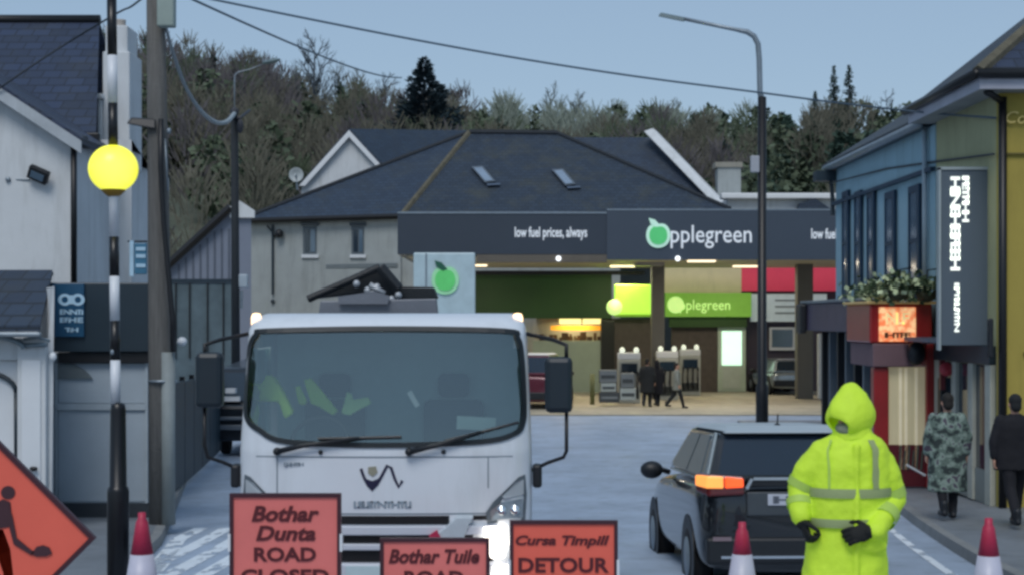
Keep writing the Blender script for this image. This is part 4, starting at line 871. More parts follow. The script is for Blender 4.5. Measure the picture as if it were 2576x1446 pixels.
# ------------------------------------------------------------------ truck
DK = 10.9
tk = thing('truck', 'white flatbed truck with wide windscreen facing the road closed signs', 'truck', (X(965, DK), DK, g(DK)))
cabm = M('white cab paint', 'd3d9e0', .28, var=.03, scale=1.5, bump=0, coat=.5, dirt=.22)
def tl(px, py): return ((px - 965)/375.0, (1621 - py)/375.0)
def wd(z):
    w_ = 1.0 - .035*max(0, (z - 1.35)/.8)
    return w_
def yf(x, z, off=0.0):
    u = min(.9995, abs(x)/wd(z)); y = .38*(1 - (1 - u**7)**(1/7)); y += .06*u*u
    y += .17*max(0, z - 1.33)**1.15
    if z < 1.0: y += .03*(1.0 - z)
    if z > 2.13: q = min(1, (z - 2.13)/.145); y += .30*(1 - math.sqrt(max(0, 1 - q*q)))
    return y - off
wsp = [(660, 812), (965, 806), (1270, 812), (1305, 832), (1316, 880), (1322, 1000), (1318, 1050), (1296, 1076), (1210, 1095), (965, 1103), (720, 1095), (645, 1066), (612, 1040), (604, 1000), (606, 900), (612, 850), (630, 822)]
WS = [Vector((*tl(*p), 0)) for p in wsp]; WS = smooth_poly(WS, 5)
WC = Vector((sum(p.x for p in WS)/len(WS), sum(p.y for p in WS)/len(WS), 0))
def inside(x, z):
    c = False; n = len(WS); j = n - 1
    for i in range(n):
        if (WS[i].y > z) != (WS[j].y > z) and x < (WS[j].x-WS[i].x)*(z-WS[i].y)/(WS[j].y-WS[i].y) + WS[i].x: c = not c
        j = i
    return c
# shell: stacked horizontal rings with the windscreen left open
zsn = list(np.linspace(.42, 2.12, 70)) + [2.13, 2.155, 2.18, 2.205, 2.23, 2.25, 2.265, 2.272]
us = [math.sin(k*PI/2)*.9995 if False else k for k in np.linspace(-1, 1, 91)]
mb = MB(); grid = []
for z in zsn:
    q = max(0, (z - 2.13)/.145); q = min(1, q); ins = .12*(1 - math.sqrt(max(0, 1 - q*q)))
    row = []
    for u in us:
        ue = math.copysign(1 - (1-abs(u))**1.6, u)*.9995; x = ue*wd(z); row.append(Vector((x*(1 - ins), yf(x, z), z)))
    rr = wd(z)*(1 - ins)
    row += [Vector((rr, .8, z)), Vector((rr, 1.45, z)), Vector((rr*.98, 1.58, z)), Vector((-rr*.98, 1.58, z)), Vector((-rr, 1.45, z)), Vector((-rr, .8, z))]
    grid.append(row)
n = len(grid[0]); vs = [v for r_ in grid for v in r_]; fs = []
for i in range(len(grid) - 1):
    for j in range(n):
        k = (j+1) % n; c = (grid[i][j] + grid[i][k] + grid[i+1][j] + grid[i+1][k])/4
        if j < len(us) - 1 and inside(c.x, c.z): continue
        if j in (len(us), len(us) + 4) and 1.38 < c.z < 2.02: continue
        fs.append((i*n+j, i*n+k, (i+1)*n+k, (i+1)*n+j))
fs.append(tuple((len(grid)-1)*n + j for j in range(n)))
cab = mb.add(vs, fs).build('cab', cabm, tk, smooth=True, local=True)
def proj(p, off): return Vector((p.x, yf(p.x, p.y, off), p.y))
def scaled(f): return [WC + (p - WC)*f for p in WS]
def inset(dv):
    out = []; n_ = len(WS)
    for i in range(n_):
        t_ = (WS[(i+1) % n_] - WS[i-1]).normalized(); nn = Vector((-t_.y, t_.x, 0))
        if nn.dot(WC - WS[i]) < 0: nn = -nn
        out.append(WS[i] + nn*dv)
    return out
O, I = inset(-.012), inset(.022)
MB().ring([[proj(p, .004) for p in O], [proj(p, .014) for p in O], [proj(p, .014) for p in I], [proj(p, -.01) for p in I], [proj(p, .004) for p in O]], cap=False).build('windscreen_seal', M('black rubber', '101a20', .5, bump=0), tk, local=True, smooth=False)
gm_ = bpy.data.materials.new('windscreen glass'); gm_.use_nodes = True; N = gm_.node_tree.nodes; L = gm_.node_tree.links; N.clear()
o_ = N.new('ShaderNodeOutputMaterial'); mx = N.new('ShaderNodeMixShader'); tr_ = N.new('ShaderNodeBsdfTransparent'); tr_.inputs[0].default_value = (.8, .92, .88, 1)
gls = N.new('ShaderNodeBsdfGlossy'); gls.inputs['Roughness'].default_value = .06; gls.inputs[0].default_value = (.8, .92, .92, 1)
fr_ = N.new('ShaderNodeFresnel'); fr_.inputs[0].default_value = 1.6; ad = N.new('ShaderNodeMath'); ad.operation = 'ADD'; ad.inputs[1].default_value = .17
L.new(fr_.outputs[0], ad.inputs[0]); L.new(ad.outputs[0], mx.inputs[0]); L.new(tr_.outputs[0], mx.inputs[1]); L.new(gls.outputs[0], mx.inputs[2]); L.new(mx.outputs[0], o_.inputs[0])
gx = np.linspace(-.99, .97, 190); gz = np.linspace(1.36, 2.19, 84); gmb = MB(); gv = [Vector((x, yf(x, z, -.002), z)) for z in gz for x in gx]; gf = []
for i in range(83):
    for j in range(189):
        if inside((gx[j] + gx[j+1])/2, (gz[i] + gz[i+1])/2): gf.append((i*190+j, i*190+j+1, (i+1)*190+j+1, (i+1)*190+j))
gmb.add(gv, gf).build('windscreen', gm_, tk, local=True, smooth=True)
for q in (-1, 1): MB().box((q*.975 - .004, .81, 1.385), (q*.975 + .004, 1.44, 2.01)).build('side_window', gm_, tk, local=True)
# interior
intm = M('cab interior grey', '566068', .8, var=.1, bump=.1)
MB().box((-.93, .42, .5), (.93, .95, 1.34)).box((-.9, .33, 1.18), (.9, .42, 1.30)).build('dashboard', intm, tk, local=True, bevel=.05)
MB().box((-.93, 1.5, .5), (.93, 1.55, 2.12)).box((-.95, .45, 2.16), (.95, 1.5, 2.19)).build('cab_lining', M('cab lining', 'a3b3b4', .9, bump=0), tk, local=True)
for x_ in (-.48, .42):
    st = MB().box((x_ - .24, 1.0, .9), (x_ + .24, 1.5, 1.05)).box((x_ - .23, 1.36, 1.05), (x_ + .23, 1.48, 1.62)).build('seat', M('seat cloth', '2a3238', .9), tk, local=True, bevel=.05)
    MB().box((x_ - .12, 1.36, 1.64), (x_ + .12, 1.45, 1.82)).build('headrest', M('seat cloth', '2a3238'), st, local=True, bevel=.04)
c = Vector((-.50, .62, 1.36)); rt = Matrix.Rotation(R(-35), 4, 'X')
P = [c + rt @ Vector((.20*math.cos(a), 0, .20*math.sin(a))) for a in np.linspace(0, 2*PI, 29)]
sw = MB().tube(P, .017, 8, cap=False).tube([c + rt @ Vector((-.19, 0, 0)), c + rt @ Vector((.19, 0, 0))], .018, 6).tube([c + rt @ Vector((0, 0, 0)), c + rt @ Vector((0, 0, -.19))], .018, 6).ell(c, (.06, .03, .05)); sw.build('steering_wheel', black_plastic, tk, local=True, smooth=True)
# outside trim
seam = M('panel gap', '6f7c86', .6, bump=0)
def fpoly(pts, off0, off1, name, mat, parent=tk, **k):
    Q = [Vector((*tl(*p), 0)) for p in pts]
    return MB().ring([[proj(p, off0) for p in Q], [proj(p, off1) for p in Q]]).build(name, mat, parent, local=True, **k)
def fstrip(path, wpx, off, name, mat, parent=tk, depth=.006):
    mb = MB(); Q = [Vector((*tl(*p), 0)) for p in path]; h = wpx/375/2; A = []; Bb = []
    for i, p in enumerate(Q):
        t_ = (Q[min(i+1, len(Q)-1)] - Q[max(0, i-1)]).normalized(); nn = Vector((-t_.y, t_.x, 0)); A.append(p + nn*h); Bb.append(p - nn*h)
    mb.ring([[proj(a, off - depth), proj(a, off), proj(b, off), proj(b, off - depth)] for a, b in zip(A, Bb)]); return mb.build(name, mat, parent, local=True)
def dens(a, b, k=14): return [(a[0] + (b[0]-a[0])*i/k, a[1] + (b[1]-a[1])*i/k) for i in range(k+1)]
fstrip(dens((640, 1131), (1290, 1131)), 3, .003, 'panel_seam', seam); fstrip(dens((695, 1133), (695, 1262)), 3, .003, 'panel_seam', seam); fstrip(dens((1228, 1133), (1228, 1210)), 3, .003, 'panel_seam', seam); fstrip(dens((700, 1274), (1225, 1274), 10), 3, .003, 'panel_seam', seam)
MB().add([], [])
# grille slots, bumper
def slab(px0, py0, px1, py1, off, name, mat, th=.05, bev=.008, parent=tk):
    xs = np.linspace(px0, px1, 16); top = [Vector((*tl(x_, py0), 0)) for x_ in xs]; bot = [Vector((*tl(x_, py1), 0)) for x_ in xs[::-1]]
    Q = top + bot; mb = MB(); 
    mb.ring([[proj(a, off - th), proj(a, off), proj(b, off), proj(b, off - th)] for a, b in zip(top, bot[::-1])])
    return mb.build(name, mat, parent, local=True, bevel=bev)
blk = M('black grille', '080a0e', .5, bump=0)
slab(655, 1279, 1130, 1301, .004, 'grille_slot', blk, bev=0); slab(1190, 1279, 1226, 1290, .004, 'grille_slot', blk, bev=0)
bump_m = M('bumper white', 'c3c8d2', .35, var=.05, bump=0, coat=.3)
slab(628, 1303, 1255, 1326, .05, 'bumper_bar', bump_m, .1); slab(640, 1327, 1190, 1347, .01, 'grille_slot', blk, bev=0); slab(628, 1348, 1262, 1364, .05, 'bumper_bar', bump_m, .1)
slab(640, 1365, 1240, 1394, .015, 'lower_intake', blk, bev=0)
slab(625, 1396, 1290, 1462, .06, 'bumper', bump_m, .16, .015); slab(640, 1463, 1280, 1500, .03, 'lower_valance', black_plastic, .16, .01)
pl = slab(872, 1402, 1070, 1446, .075, 'number_plate', M('plate pale', 'b9cdd2', .4, bump=0), .012, .002)
# corner piece with red edge low on the right of the grille
fpoly([(1125, 1302), (1150, 1280), (1192, 1280), (1180, 1300), (1165, 1340), (1110, 1345), (1098, 1322)], .0, .07, 'tow_cover', M('tow cover grey', 'b9c4cc', .4), bevel=.008)
fpoly([(1080, 1325), (1100, 1312), (1118, 1345), (1142, 1350), (1086, 1350)], .0, .085, 'red_reflector', M('red plastic', 'b03050', .4, bump=0))
# headlamps
hl_g = M('headlamp lens', '8e99a0', .12, metal=.4, var=.35, scale=14, bump=0, coat=.6)
hdk = M('headlamp surround', '5a646c', .35, bump=0)
for s_ in (1, -1):
    f = (lambda p: p) if s_ == 1 else (lambda p: (1930 - p[0], p[1]))
    hl = fpoly([f(p) for p in ((1322, 1178), (1326, 1230), (1322, 1296), (1226, 1300), (1222, 1272), (1240, 1246), (1280, 1208), (1305, 1184))], -.02, .012, 'headlight', hdk, bevel=.004)
    fpoly([f(p) for p in ((1316, 1238), (1316, 1286), (1236, 1292), (1234, 1266), (1262, 1246))], .012, .02, 'lens', hl_g, hl)
    fpoly([f(p) for p in ((1296, 1198), (1318, 1190), (1318, 1228), (1272, 1236), (1262, 1232))], .012, .018, 'indicator_lens', M('clear indicator', 'a4acb2', .2, bump=0, coat=.5), hl)
    for cx in (1262, 1296):
        q = tl(*f((cx, 1266))); MB().lathe((q[0], yf(q[0], q[1], .02), q[1]), [(0, -.004), (.03, -.006), (.036, .0), (0, .004)], 16, 'Y').build('reflector', M('lamp chrome', 'd8dde0', .1, metal=1, bump=0), hl, local=True, smooth=True)
    if s_ == 1:
        lite = M('lit headlamp', 'ffffff', .4, bump=0, emit=5, ecol='fff3e2'); lite2 = M('lit fog lamp', 'ffffff', .4, bump=0, emit=3.5, ecol='fff1dc')
        fpoly([(1218, 1306), (1276, 1304), (1279, 1350), (1268, 1384), (1236, 1384), (1220, 1345)], .05, .078, 'driving_lamp', lite, bevel=.006)
        fpoly([(1240, 1404), (1285, 1402), (1296, 1440), (1290, 1462), (1246, 1462), (1236, 1430)], .05, .078, 'fog_lamp', lite2, bevel=.006)
    q = f((1352, 1186)); a = tl(*q); MB().box((a[0] - .03, .18, a[1] - .08), (a[0] + .035, .30, a[1] + .08)).build('side_repeater', black_plastic, tk, local=True, bevel=.02)
# wipers
wip = black_plastic
for (p0, p1, b0_, b1_) in (((697, 1117), (765, 1101), (800, 1085), (1010, 1080)), ((1030, 1117), (1100, 1100), (1120, 1090), (1304, 1046))):
    a, b, c2, d2 = [Vector((*tl(*p), 0)) for p in (p0, p1, b0_, b1_)]
    w_ = MB().tube([proj(a, .05), proj(b, .05), proj((c2+d2)/2, .05)], [.02, .015, .01], 8).ell(proj(a, .04), (.028, .03, .028)); wo2 = w_.build('wiper', wip, tk, local=True, smooth=True)
    MB().tube([proj(c2.lerp(d2, k/8), .03) for k in range(9)], .011, 6).build('wiper_blade', wip, wo2, local=True)
for p in ((806, 1119), (1116, 1118)):
    a = Vector((*tl(*p), 0)); MB().ell(proj(a, .005), (.016, .02, .016)).build('washer_jet', wip, tk, local=True, smooth=True)
# emblem: wing shaped mark, and the line beneath
em_m = M('emblem navy', '1c1c3a', .4, bump=0)
fstrip([(908, 1160), (915, 1180), (925, 1200), (936, 1213), (948, 1200), (962, 1175), (974, 1152), (984, 1158), (993, 1185), (1003, 1206), (1012, 1190)], 7, .006, 'emblem', em_m)
fpoly([(914, 1176), (922, 1186), (936, 1191), (950, 1186), (956, 1180), (948, 1202), (936, 1215), (924, 1204)], .0, .008, 'emblem', em_m)
fpoly([(926, 1156), (946, 1154), (950, 1170), (938, 1180), (926, 1172)], .0, .006, 'emblem_crest', M('crest grey gold', '8a8878', .5, bump=0))
ky = tl(962, 1250); blurtext(35, (ky[0], yf(0, ky[1], .0), ky[1]), (1, 0, 0), (0, 0, 1), 145/375, 16/375, M('soft grey lettering', '8694a0', .6, bump=0), tk, local=True, depth=.006)
ky = tl(738, 1150); blurtext(36, (ky[0], yf(-.6, ky[1], .0), ky[1]), (1, 0, 0), (0, 0, 1), 50/375, 9/375, M('soft grey lettering', '8694a0'), tk, local=True, depth=.008)
# mirrors
for s_ in (1, -1):
    mx0, mx1, my0, my1 = ((1372, 1442, 880, 1022) if s_ == 1 else (484, 553, 868, 1010))
    a = tl(mx0, my0); b = tl(mx1, my1); mir = MB().box((a[0], .06, b[1]), (b[0], .20, a[1])).build('mirror', M('mirror housing', '16232c', .45, bump=.03), tk, local=True, bevel=.035)
    xo = tl(1427 if s_ == 1 else 505, 0)[0]; e = 1.0*s_
    MB().tube([(xo, .13, b[1]), (xo, .13, tl(0, 1120 if s_ == 1 else 1105)[1]), (xo - .02*s_, .14, tl(0, 1136)[1]), (xo - .12*s_, .17, tl(0, 1150)[1]), (e, .24, tl(0, 1172)[1])], .013, 8).build('mirror_arm', black_metal, tk, local=True, smooth=True)
    MB().tube([(e*.96, .35, tl(0, 822)[1]), (e*1.15, .25, tl(0, 838)[1]), (xo, .13, tl(0, 850)[1]), (xo, .13, tl(0, 884)[1])], .014, 8).build('mirror_arm', black_metal, tk, local=True, smooth=True)
    am = M('lit amber beacon', 'ffd8a8', .4, bump=0, emit=2.2, ecol='ffd2a4')
    bx = tl(620 if s_ == -1 else 1303, 785)
    bc = MB().lathe((bx[0], .42, bx[1] - .085), [(.0, 0), (.03, 0), (.036, .02), (.036, .1), (.026, .125), (0, .13)], 16).build('beacon', am, tk, local=True, smooth=True)
    MB().box((bx[0] - .03, .38, bx[1] - .2), (bx[0] + .03, .5, bx[1] - .086)).build('beacon_bracket', white_metal, bc, local=True)
# wheels, chassis, flatbed and the folded crane heap behind the cab
for s_ in (1, -1):
    for y_ in (.95, 4.4):
        w_ = MB().lathe((s_*.86 - .11, y_, .39), [(.2, 0), (.36, .01), (.39, .05), (.39, .18), (.36, .22), (.2, .22)], 28, 'X').build('wheel', M('tyre rubber', '14151a', .8), tk, local=True, smooth=True)
        MB().lathe((s_*.86 - .115, y_, .39), [(0, .03), (.2, .03), (.21, .0), (.21, .23), (.2, .2), (0, .2)], 20, 'X').build('rim', galv, w_, local=True, smooth=True)
MB().box((-.45, .4, .45), (.45, 5.6, .62)).build('chassis', black_metal, tk, local=True)
MB().box((-.97, 1.85, .95), (.97, 5.7, 1.07)).box((-.97, 1.85, 1.071), (-.92, 5.7, 1.4)).box((.92, 1.85, 1.071), (.97, 5.7, 1.4)).build('flatbed', M('bed grey', '4c545a', .7), tk, local=True, bevel=.01)
hd = 1.85; kf = (10.9 + 2.0)/10.9   # behind the cab
def tb(px, py, y): d = DK + y; return Vector((X(px, d) - X(965, DK), y, Z(py, d) - g(DK)))
mb = MB(); mb.box((-.45, 1.72, 1.07), (.35, 1.84, 2.2)); mb.prism([tb(800, 796, 1.75), tb(806, 756, 1.75), tb(1098, 750, 1.75), tb(1102, 796, 1.75)], (0, .1, 0)); mb.build('headboard', M('headboard grey', '6c7078', .5, metal=.3), tk, local=True, bevel=.01)
mb = MB(); mb.prism([tb(772, 752, 2.1), tb(870, 706, 2.1), tb(905, 700, 2.1), tb(958, 668, 2.1), tb(972, 676, 2.1), tb(1000, 720, 2.1), tb(1090, 722, 2.1), tb(1100, 750, 2.1), tb(1000, 757, 2.1), tb(900, 738, 2.1)], (0, .3, 0)); mb.tube([tb(774, 752, 2.0), tb(880, 706, 2.0), tb(956, 672, 2.0)], .035, 6).tube([tb(956, 672, 2.0), tb(1004, 728, 2.0)], .05, 6); mb.build('folded_crane', M('crane black', '10161c', .5), tk, local=True, bevel=.01)
mb = MB()
for (px, py) in ((897, 714), (925, 730), (948, 722), (938, 738), (1002, 742), (985, 752)): mb.ell(tb(px, py, 1.98), (.03, .03, .03), 8, 6)
mb.tube([tb(930, 716, 1.97), tb(968, 738, 1.97)], .025, 6); mb.build('crane_fitting', M('pale fitting', 'a9aeb4', .4, metal=.3), tk, local=True, smooth=True)
MB().prism([tb(850, 746, 1.7), tb(940, 732, 1.7), tb(980, 744, 1.7), tb(975, 764, 1.7), tb(852, 764, 1.7)], (0, .04, 0)).build('crane_base', M('headboard grey', '6c7078'), tk, local=True)
# things inside the cab
def wc_(x, y, z): return Vector((X(965, DK) + x, DK + y, g(DK) + z))
def ipt(px, py, y):               # point inside the cab at depth y seen at px,py
    d = DK + y; return Vector((X(px, d), d, Z(py, d)))
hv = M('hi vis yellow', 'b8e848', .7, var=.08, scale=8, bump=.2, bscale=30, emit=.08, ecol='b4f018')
hvc = M('brightened hi vis cloth', 'd2ff50', .8, var=.05, bump=.1)  # brighter cloth colour makes up for the dim light inside the cab
hvt = M('reflective tape', '93a06c', .55, metal=.0, var=.05, bump=0)
jk = thing('hi_vis_jacket', 'yellow hi vis jacket hung over the driver seat inside the cab', 'jacket', ipt(672, 1060, .62))
mb = MB(); mb.prism([ipt(624, 1004, .62), ipt(628, 965, .62), ipt(640, 962, .62), ipt(655, 968, .62), ipt(670, 940, .62), ipt(690, 950, .62), ipt(712, 985, .62), ipt(738, 1040, .62), ipt(715, 1055, .62), ipt(700, 1012, .62), ipt(640, 1008, .62), ipt(648, 1040, .62), ipt(640, 1080, .62), ipt(626, 1060, .62)], (0, .12, 0)); mb.build('cloth', hvc, jk, bevel=.02)
MB().prism([ipt(634, 970, .61), ipt(648, 970, .61), ipt(654, 1006, .61), ipt(638, 1006, .61)], (0, .008, 0)).build('tape', hvt, jk)
jk2 = thing('hi_vis_jacket', 'yellow hi vis jacket crumpled behind the steering wheel inside the cab', 'jacket', ipt(800, 1050, .8))
MB().prism([ipt(742, 972, .9), ipt(752, 968, .9), ipt(772, 1010, .9), ipt(766, 1020, .9), ipt(750, 1015, .9)], (0, .05, 0)).prism([ipt(764, 955, .9), ipt(782, 950, .9), ipt(815, 990, .9), ipt(850, 1034, .9), ipt(838, 1045, .9), ipt(800, 1022, .9), ipt(782, 1016, .9)], (0, .06, 0)).build('cloth', hvc, jk2, bevel=.012)
jk3 = thing('hi_vis_vest', 'pale yellow vest lying on the dashboard beside the steering wheel', 'vest', ipt(900, 1045, .8))
MB().prism([ipt(858, 1040, .75), ipt(872, 985, .75), ipt(884, 990, .75), ipt(886, 1005, .75), ipt(925, 998, .75), ipt(935, 1014, .75), ipt(905, 1030, .75), ipt(880, 1045, .75)], (0, .06, 0)).build('cloth', M('faded hi vis', 'c4e890', .8, var=.1), jk3, bevel=.012)
MB().rbox(ipt(1040, 1003, .55), (.035, .01, .12), Matrix.Rotation(R(-30), 4, 'Y')).build('card', pvc, None, label='small tilted white card behind the middle of the windscreen', cat='card')
MB().rbox(ipt(1198, 1064, .34), (.27, .01, .09), Matrix.Rotation(R(3), 4, 'Y')).build('paper_notice', M('pale paper', 'c4d4d0', .8, bump=0), None, label='white paper notice at the lower right corner of the windscreen', cat='notice')

# ------------------------------------------------------------------ cars
def make_car(label, cat, loc, rz, paint, L=4.4, Wd=.9, H=1.62, belt=1.02, lampmat=None, name='parked_car', detail=True, roof_m=None, group=None):
    """local frame: rear bumper at y=0, car runs forward along +y"""
    t = thing(name, label, cat, loc, rz, group)
    def sec(y, hw, z0, zb, r=.12):
        return [(-hw*.90, y, z0), (-hw*.98, y, z0 + .12), (-hw, y, z0 + .35), (-hw*.995, y, zb - .28), (-hw*.965, y, zb - .10), (-hw*.90, y, zb), (0, y, zb + .02), (hw*.90, y, zb), (hw*.965, y, zb - .10), (hw*.995, y, zb - .28), (hw, y, zb*.0 + z0 + .35), (hw*.98, y, z0 + .12), (hw*.90, y, z0)]
    k = L/4.4
    secs = [(.0, .72, .36, belt - .20), (.03, .80, .28, belt - .06), (.14, .89, .24, belt), (.5, .905, .27, belt + .01), (1.2, .91, .25, belt), (2.2, .91, .25, belt - .02), (3.2, .905, .26, belt - .05), (3.7, .89, .28, belt - .13), (4.1, .85, .3, belt - .22), (4.34, .76, .34, belt - .34), (4.4, .66, .42, belt - .42)]
    body = MB().ring([sec(y*k, hw*Wd/.91, z0, zb) for y, hw, z0, zb in secs]).build('body', paint, t, local=True, smooth=True, mods=lambda o: setattr(o.modifiers.new('sub', 'SUBSURF'), 'render_levels', 2))
    # glasshouse
    bl = [(-.84, .03), (.84, .03), (.80, 3.25), (-.80, 3.25)]; tp = [(-.69, .26), (.69, .26), (.66, 2.25), (-.66, 2.25)]
    s_ = Wd/.91; B4 = [Vector((x*s_, y*k, belt - .02)) for x, y in bl]; T4 = [Vector((x*s_, y*k, H - .045)) for x, y in tp]
    gh = MB().hexa(B4, T4)
    gh.build('pillars', paint, t, local=True, bevel=.10)
    rp = [Vector((x, y, H - .046)) for x, y in ((-.66*s_, .27*k), (.66*s_, .27*k), (.63*s_, 2.24*k), (-.63*s_, 2.24*k))]; rq = [Vector((x, y, H + .0)) for x, y in ((-.56*s_, .40*k), (.56*s_, .40*k), (.54*s_, 2.1*k), (-.54*s_, 2.1*k))]
    MB().hexa(rp, rq).build('roof', roof_m or paint, t, local=True, bevel=.02)
    def pane(c4, u0, v0, u1, v1, nm, mt, off=.006, trim=0, pts=None):
        a, b, c_, d_ = c4   # a,b bottom; c,d top (c above b)
        n_ = (b - a).cross(d_ - a).normalized(); f_ = lambda u, v: a.lerp(b, u).lerp(d_.lerp(c_, u), v) + n_*off
        q = [f_(u, v) for u, v in (pts or ((u0, v0), (u1, v0), (u1, v1), (u0, v1)))]
        mb = MB(); mb.prism([p - n_*(off + .02) for p in q], n_*(off + .02)); return mb.build(nm, mt, t, local=True, bevel=.004)
    rear = (B4[0], B4[1], T4[1], T4[0]); left = (B4[3], B4[0], T4[0], T4[3]); right = (B4[1], B4[2], T4[2], T4[1]); front = (B4[2], B4[3], T4[3], T4[2])
    gt = M('tinted car glass', '1a2836', .06, bump=0, var=.04, spec=.8)
    pane(rear, .06, .16, .94, .9, 'rear_window', gt); pane(front, .05, .08, .95, .92, 'windscreen', gt)
    for sd in (left, right):
        f_ = (lambda u: u) if sd is left else (lambda u: 1-u)
        def P_(*pp): return [(f_(u), v) for u, v in pp] if sd is left else [(f_(u), v) for u, v in pp][::-1]
        sg_ = M('side car glass', '4a5862', .08, bump=0, spec=.8)
        pane(sd, 0, 0, 0, 0, 'side_window', sg_, pts=P_((.13, .12), (.50, .12), (.50, .9), (.16, .9)))
        pane(sd, 0, 0, 0, 0, 'side_window', sg_, pts=P_((.53, .12), (.84, .12), (.83, .9), (.53, .9)))
        pane(sd, 0, 0, 0, 0, 'pillar_sheen', M('pale pillar sheen', '8d9aa0', .3, metal=.3, bump=0), off=.004, pts=P_((.915, .03), (.985, .03), (.975, .97), (.925, .97)))  # pale strip paints reflected light onto the body-coloured pillar
        pane(sd, 0, 0, 0, 0, 'window_trim', M('chrome trim', 'c4cbd2', .2, metal=.8, bump=0), off=.008, pts=P_((.12, .04), (.9, .04), (.9, .08), (.12, .08)))
    for s2 in (1, -1):
        for y_ in (.82*k, 3.52*k):
            MB().lathe((s2*(Wd - .005) - .004, y_, .36), [(0, 0), (.43, 0), (.43, .008), (0, .008)], 28, 'X').build('wheel_arch', black_plastic, t, local=True)
            w_ = MB().lathe((s2*(Wd - .105) - .11, y_, .36), [(.2, 0), (.34, .01), (.36, .04), (.36, .18), (.34, .22), (.2, .22)], 28, 'X').build('wheel', M('tyre rubber', '14151a'), t, local=True, smooth=True)
            rr = MB().lathe((s2*(Wd - .105) + (.085 if s2 > 0 else -.115), y_, .36), [(0, .0), (.2, .0), (.21, .03), (0, .03)], 20, 'X'); rr.build('rim', galv, w_, local=True, smooth=True)
    for s2 in (1, -1):
        m_ = MB().ell((s2*(Wd + .13), 2.62*k, belt + .0), (.13, .10, .10), 16, 10).tube([(s2*(Wd - .08), 2.66*k, belt - .03), (s2*(Wd + .08), 2.63*k, belt + .02)], .03, 8).build('mirror', black_plastic, t, local=True, smooth=True)
    MB().box((-Wd*.93, -.045, .36), (Wd*.93, .1, .62)).build('rear_bumper', black_plastic, t, local=True, bevel=.03)
    return t, rear
dgp = M('dark grey car paint', '1e2227', .22, metal=.3, var=.06, bump=0, coat=.8)
car, rear = make_car('dark grey SUV with orange rear lamp lit driving away past the marshal', 'car', (2.74, 15.75, g(15.75) - .16), R(2.2), dgp, L=4.5, Wd=.92, H=1.69, belt=1.15, name='suv', roof_m=M('roof sky sheen', 'a2adb3', .5, metal=.0, var=.04, bump=0, coat=.0))  # pale roof colour holds the sky reflection on a dark grey car
car.rotation_euler[0] = R(-2.6)
LIFT.append(.13)
lit1 = M('lit amber lamp', 'ffa850', .3, bump=0, emit=.85, ecol='ff9a48'); lit2 = M('lit orange lamp', 'ff6a28', .3, bump=0, emit=.8, ecol='ff5226'); redl = M('dark red lamp', '5a0c0c', .2, bump=0, coat=.6)
for s_ in (-1, 1):
    lt = MB().hexa([(s_*.48, -.03, .90), (s_*.84, -.01, .88), (s_*.93, .22, .92), (s_*.48, .1, .90)], [(s_*.48, -.02, 1.08), (s_*.82, .01, 1.10), (s_*.915, .26, 1.11), (s_*.48, .1, 1.08)]).build('tail_lamp', redl, car, local=True, bevel=.025)
    if s_ == -1:
        MB().hexa([(-.86, -.03, .965), (-.69, -.045, .965), (-.69, .05, .965), (-.94, .16, .985)], [(-.85, -.02, 1.085), (-.69, -.038, 1.08), (-.69, .05, 1.08), (-.935, .19, 1.09)]).build('indicator', lit1, lt, local=True, bevel=.012)
        MB().hexa([(-.672, -.05, .965), (-.495, -.055, .975), (-.495, .05, .975), (-.672, .05, .965)], [(-.672, -.045, 1.078), (-.495, -.05, 1.06), (-.495, .05, 1.06), (-.672, .05, 1.078)]).build('brake_lamp', lit2, lt, local=True, bevel=.012)
crm = M('chrome trim', 'c4cbd2')
MB().hexa([(-.47, -.035, .985), (.47, -.035, .985), (.47, 0, .985), (-.47, 0, .985)], [(-.40, -.035, 1.06), (.40, -.035, 1.06), (.40, 0, 1.06), (-.40, 0, 1.06)]).build('tailgate_trim', black_plastic, car, local=True, bevel=.006)
MB().box((-.40, -.05, 1.045), (.40, -.034, 1.072)).rbox((-.44, -.042, 1.01), (.03, .016, .11), Matrix.Rotation(R(28), 4, 'Y')).rbox((.44, -.042, 1.01), (.03, .016, .11), Matrix.Rotation(R(-28), 4, 'Y')).build('chrome_strip', crm, car, local=True)
MB().box((-.46, -.03, .70), (.46, .03, .93)).build('plate_recess', M('recess grey', '3c4247', .4), car, local=True, bevel=.012)
npl = MB().box((-.26, -.045, .80), (.26, -.031, .91)).build('number_plate', M('plate white', 'b0b4be', .4, bump=0), car, local=True, bevel=.004)
blurtext(37, (0, -.046, .855), (1, 0, 0), (0, 0, 1), .42, .07, M('plate ink', '5a606a', .5, bump=0), npl, local=True, depth=.003)
MB().box((-.72, -.06, .29), (.72, -.046, .315)).build('bumper_strip', crm, car, local=True)
for s_ in (-1, 1): MB().box((s_*.62, -.06, .46), (s_*.80, -.046, .50)).build('reflector', M('reflector glass', '7a6a70', .3), car, local=True)
LIFT.clear()
MB().hexa([(-.64, .16, 1.62), (.64, .16, 1.62), (.64, .45, 1.625), (-.64, .45, 1.625)], [(-.64, .16, 1.64), (.64, .16, 1.64), (.58, .45, 1.692), (-.58, .45, 1.692)]).build('spoiler', M('roof sky sheen', 'a2adb3', .5, metal=.0, var=.04, bump=0, coat=.0), car, local=True, bevel=.01)  # spoiler shares the pale sky reflection colour of the roof
MB().tube([(0, .75, 1.69), (-.02, .62, 1.80)], .008, 6).ell((0, .76, 1.69), (.03, .06, .02)).build('aerial', black_plastic, car, local=True)
MB().tube([(-.93, 1.9, 1.02), (-.93, 2.05, 1.02)], .014, 6).build('door_handle', crm, car, local=True)
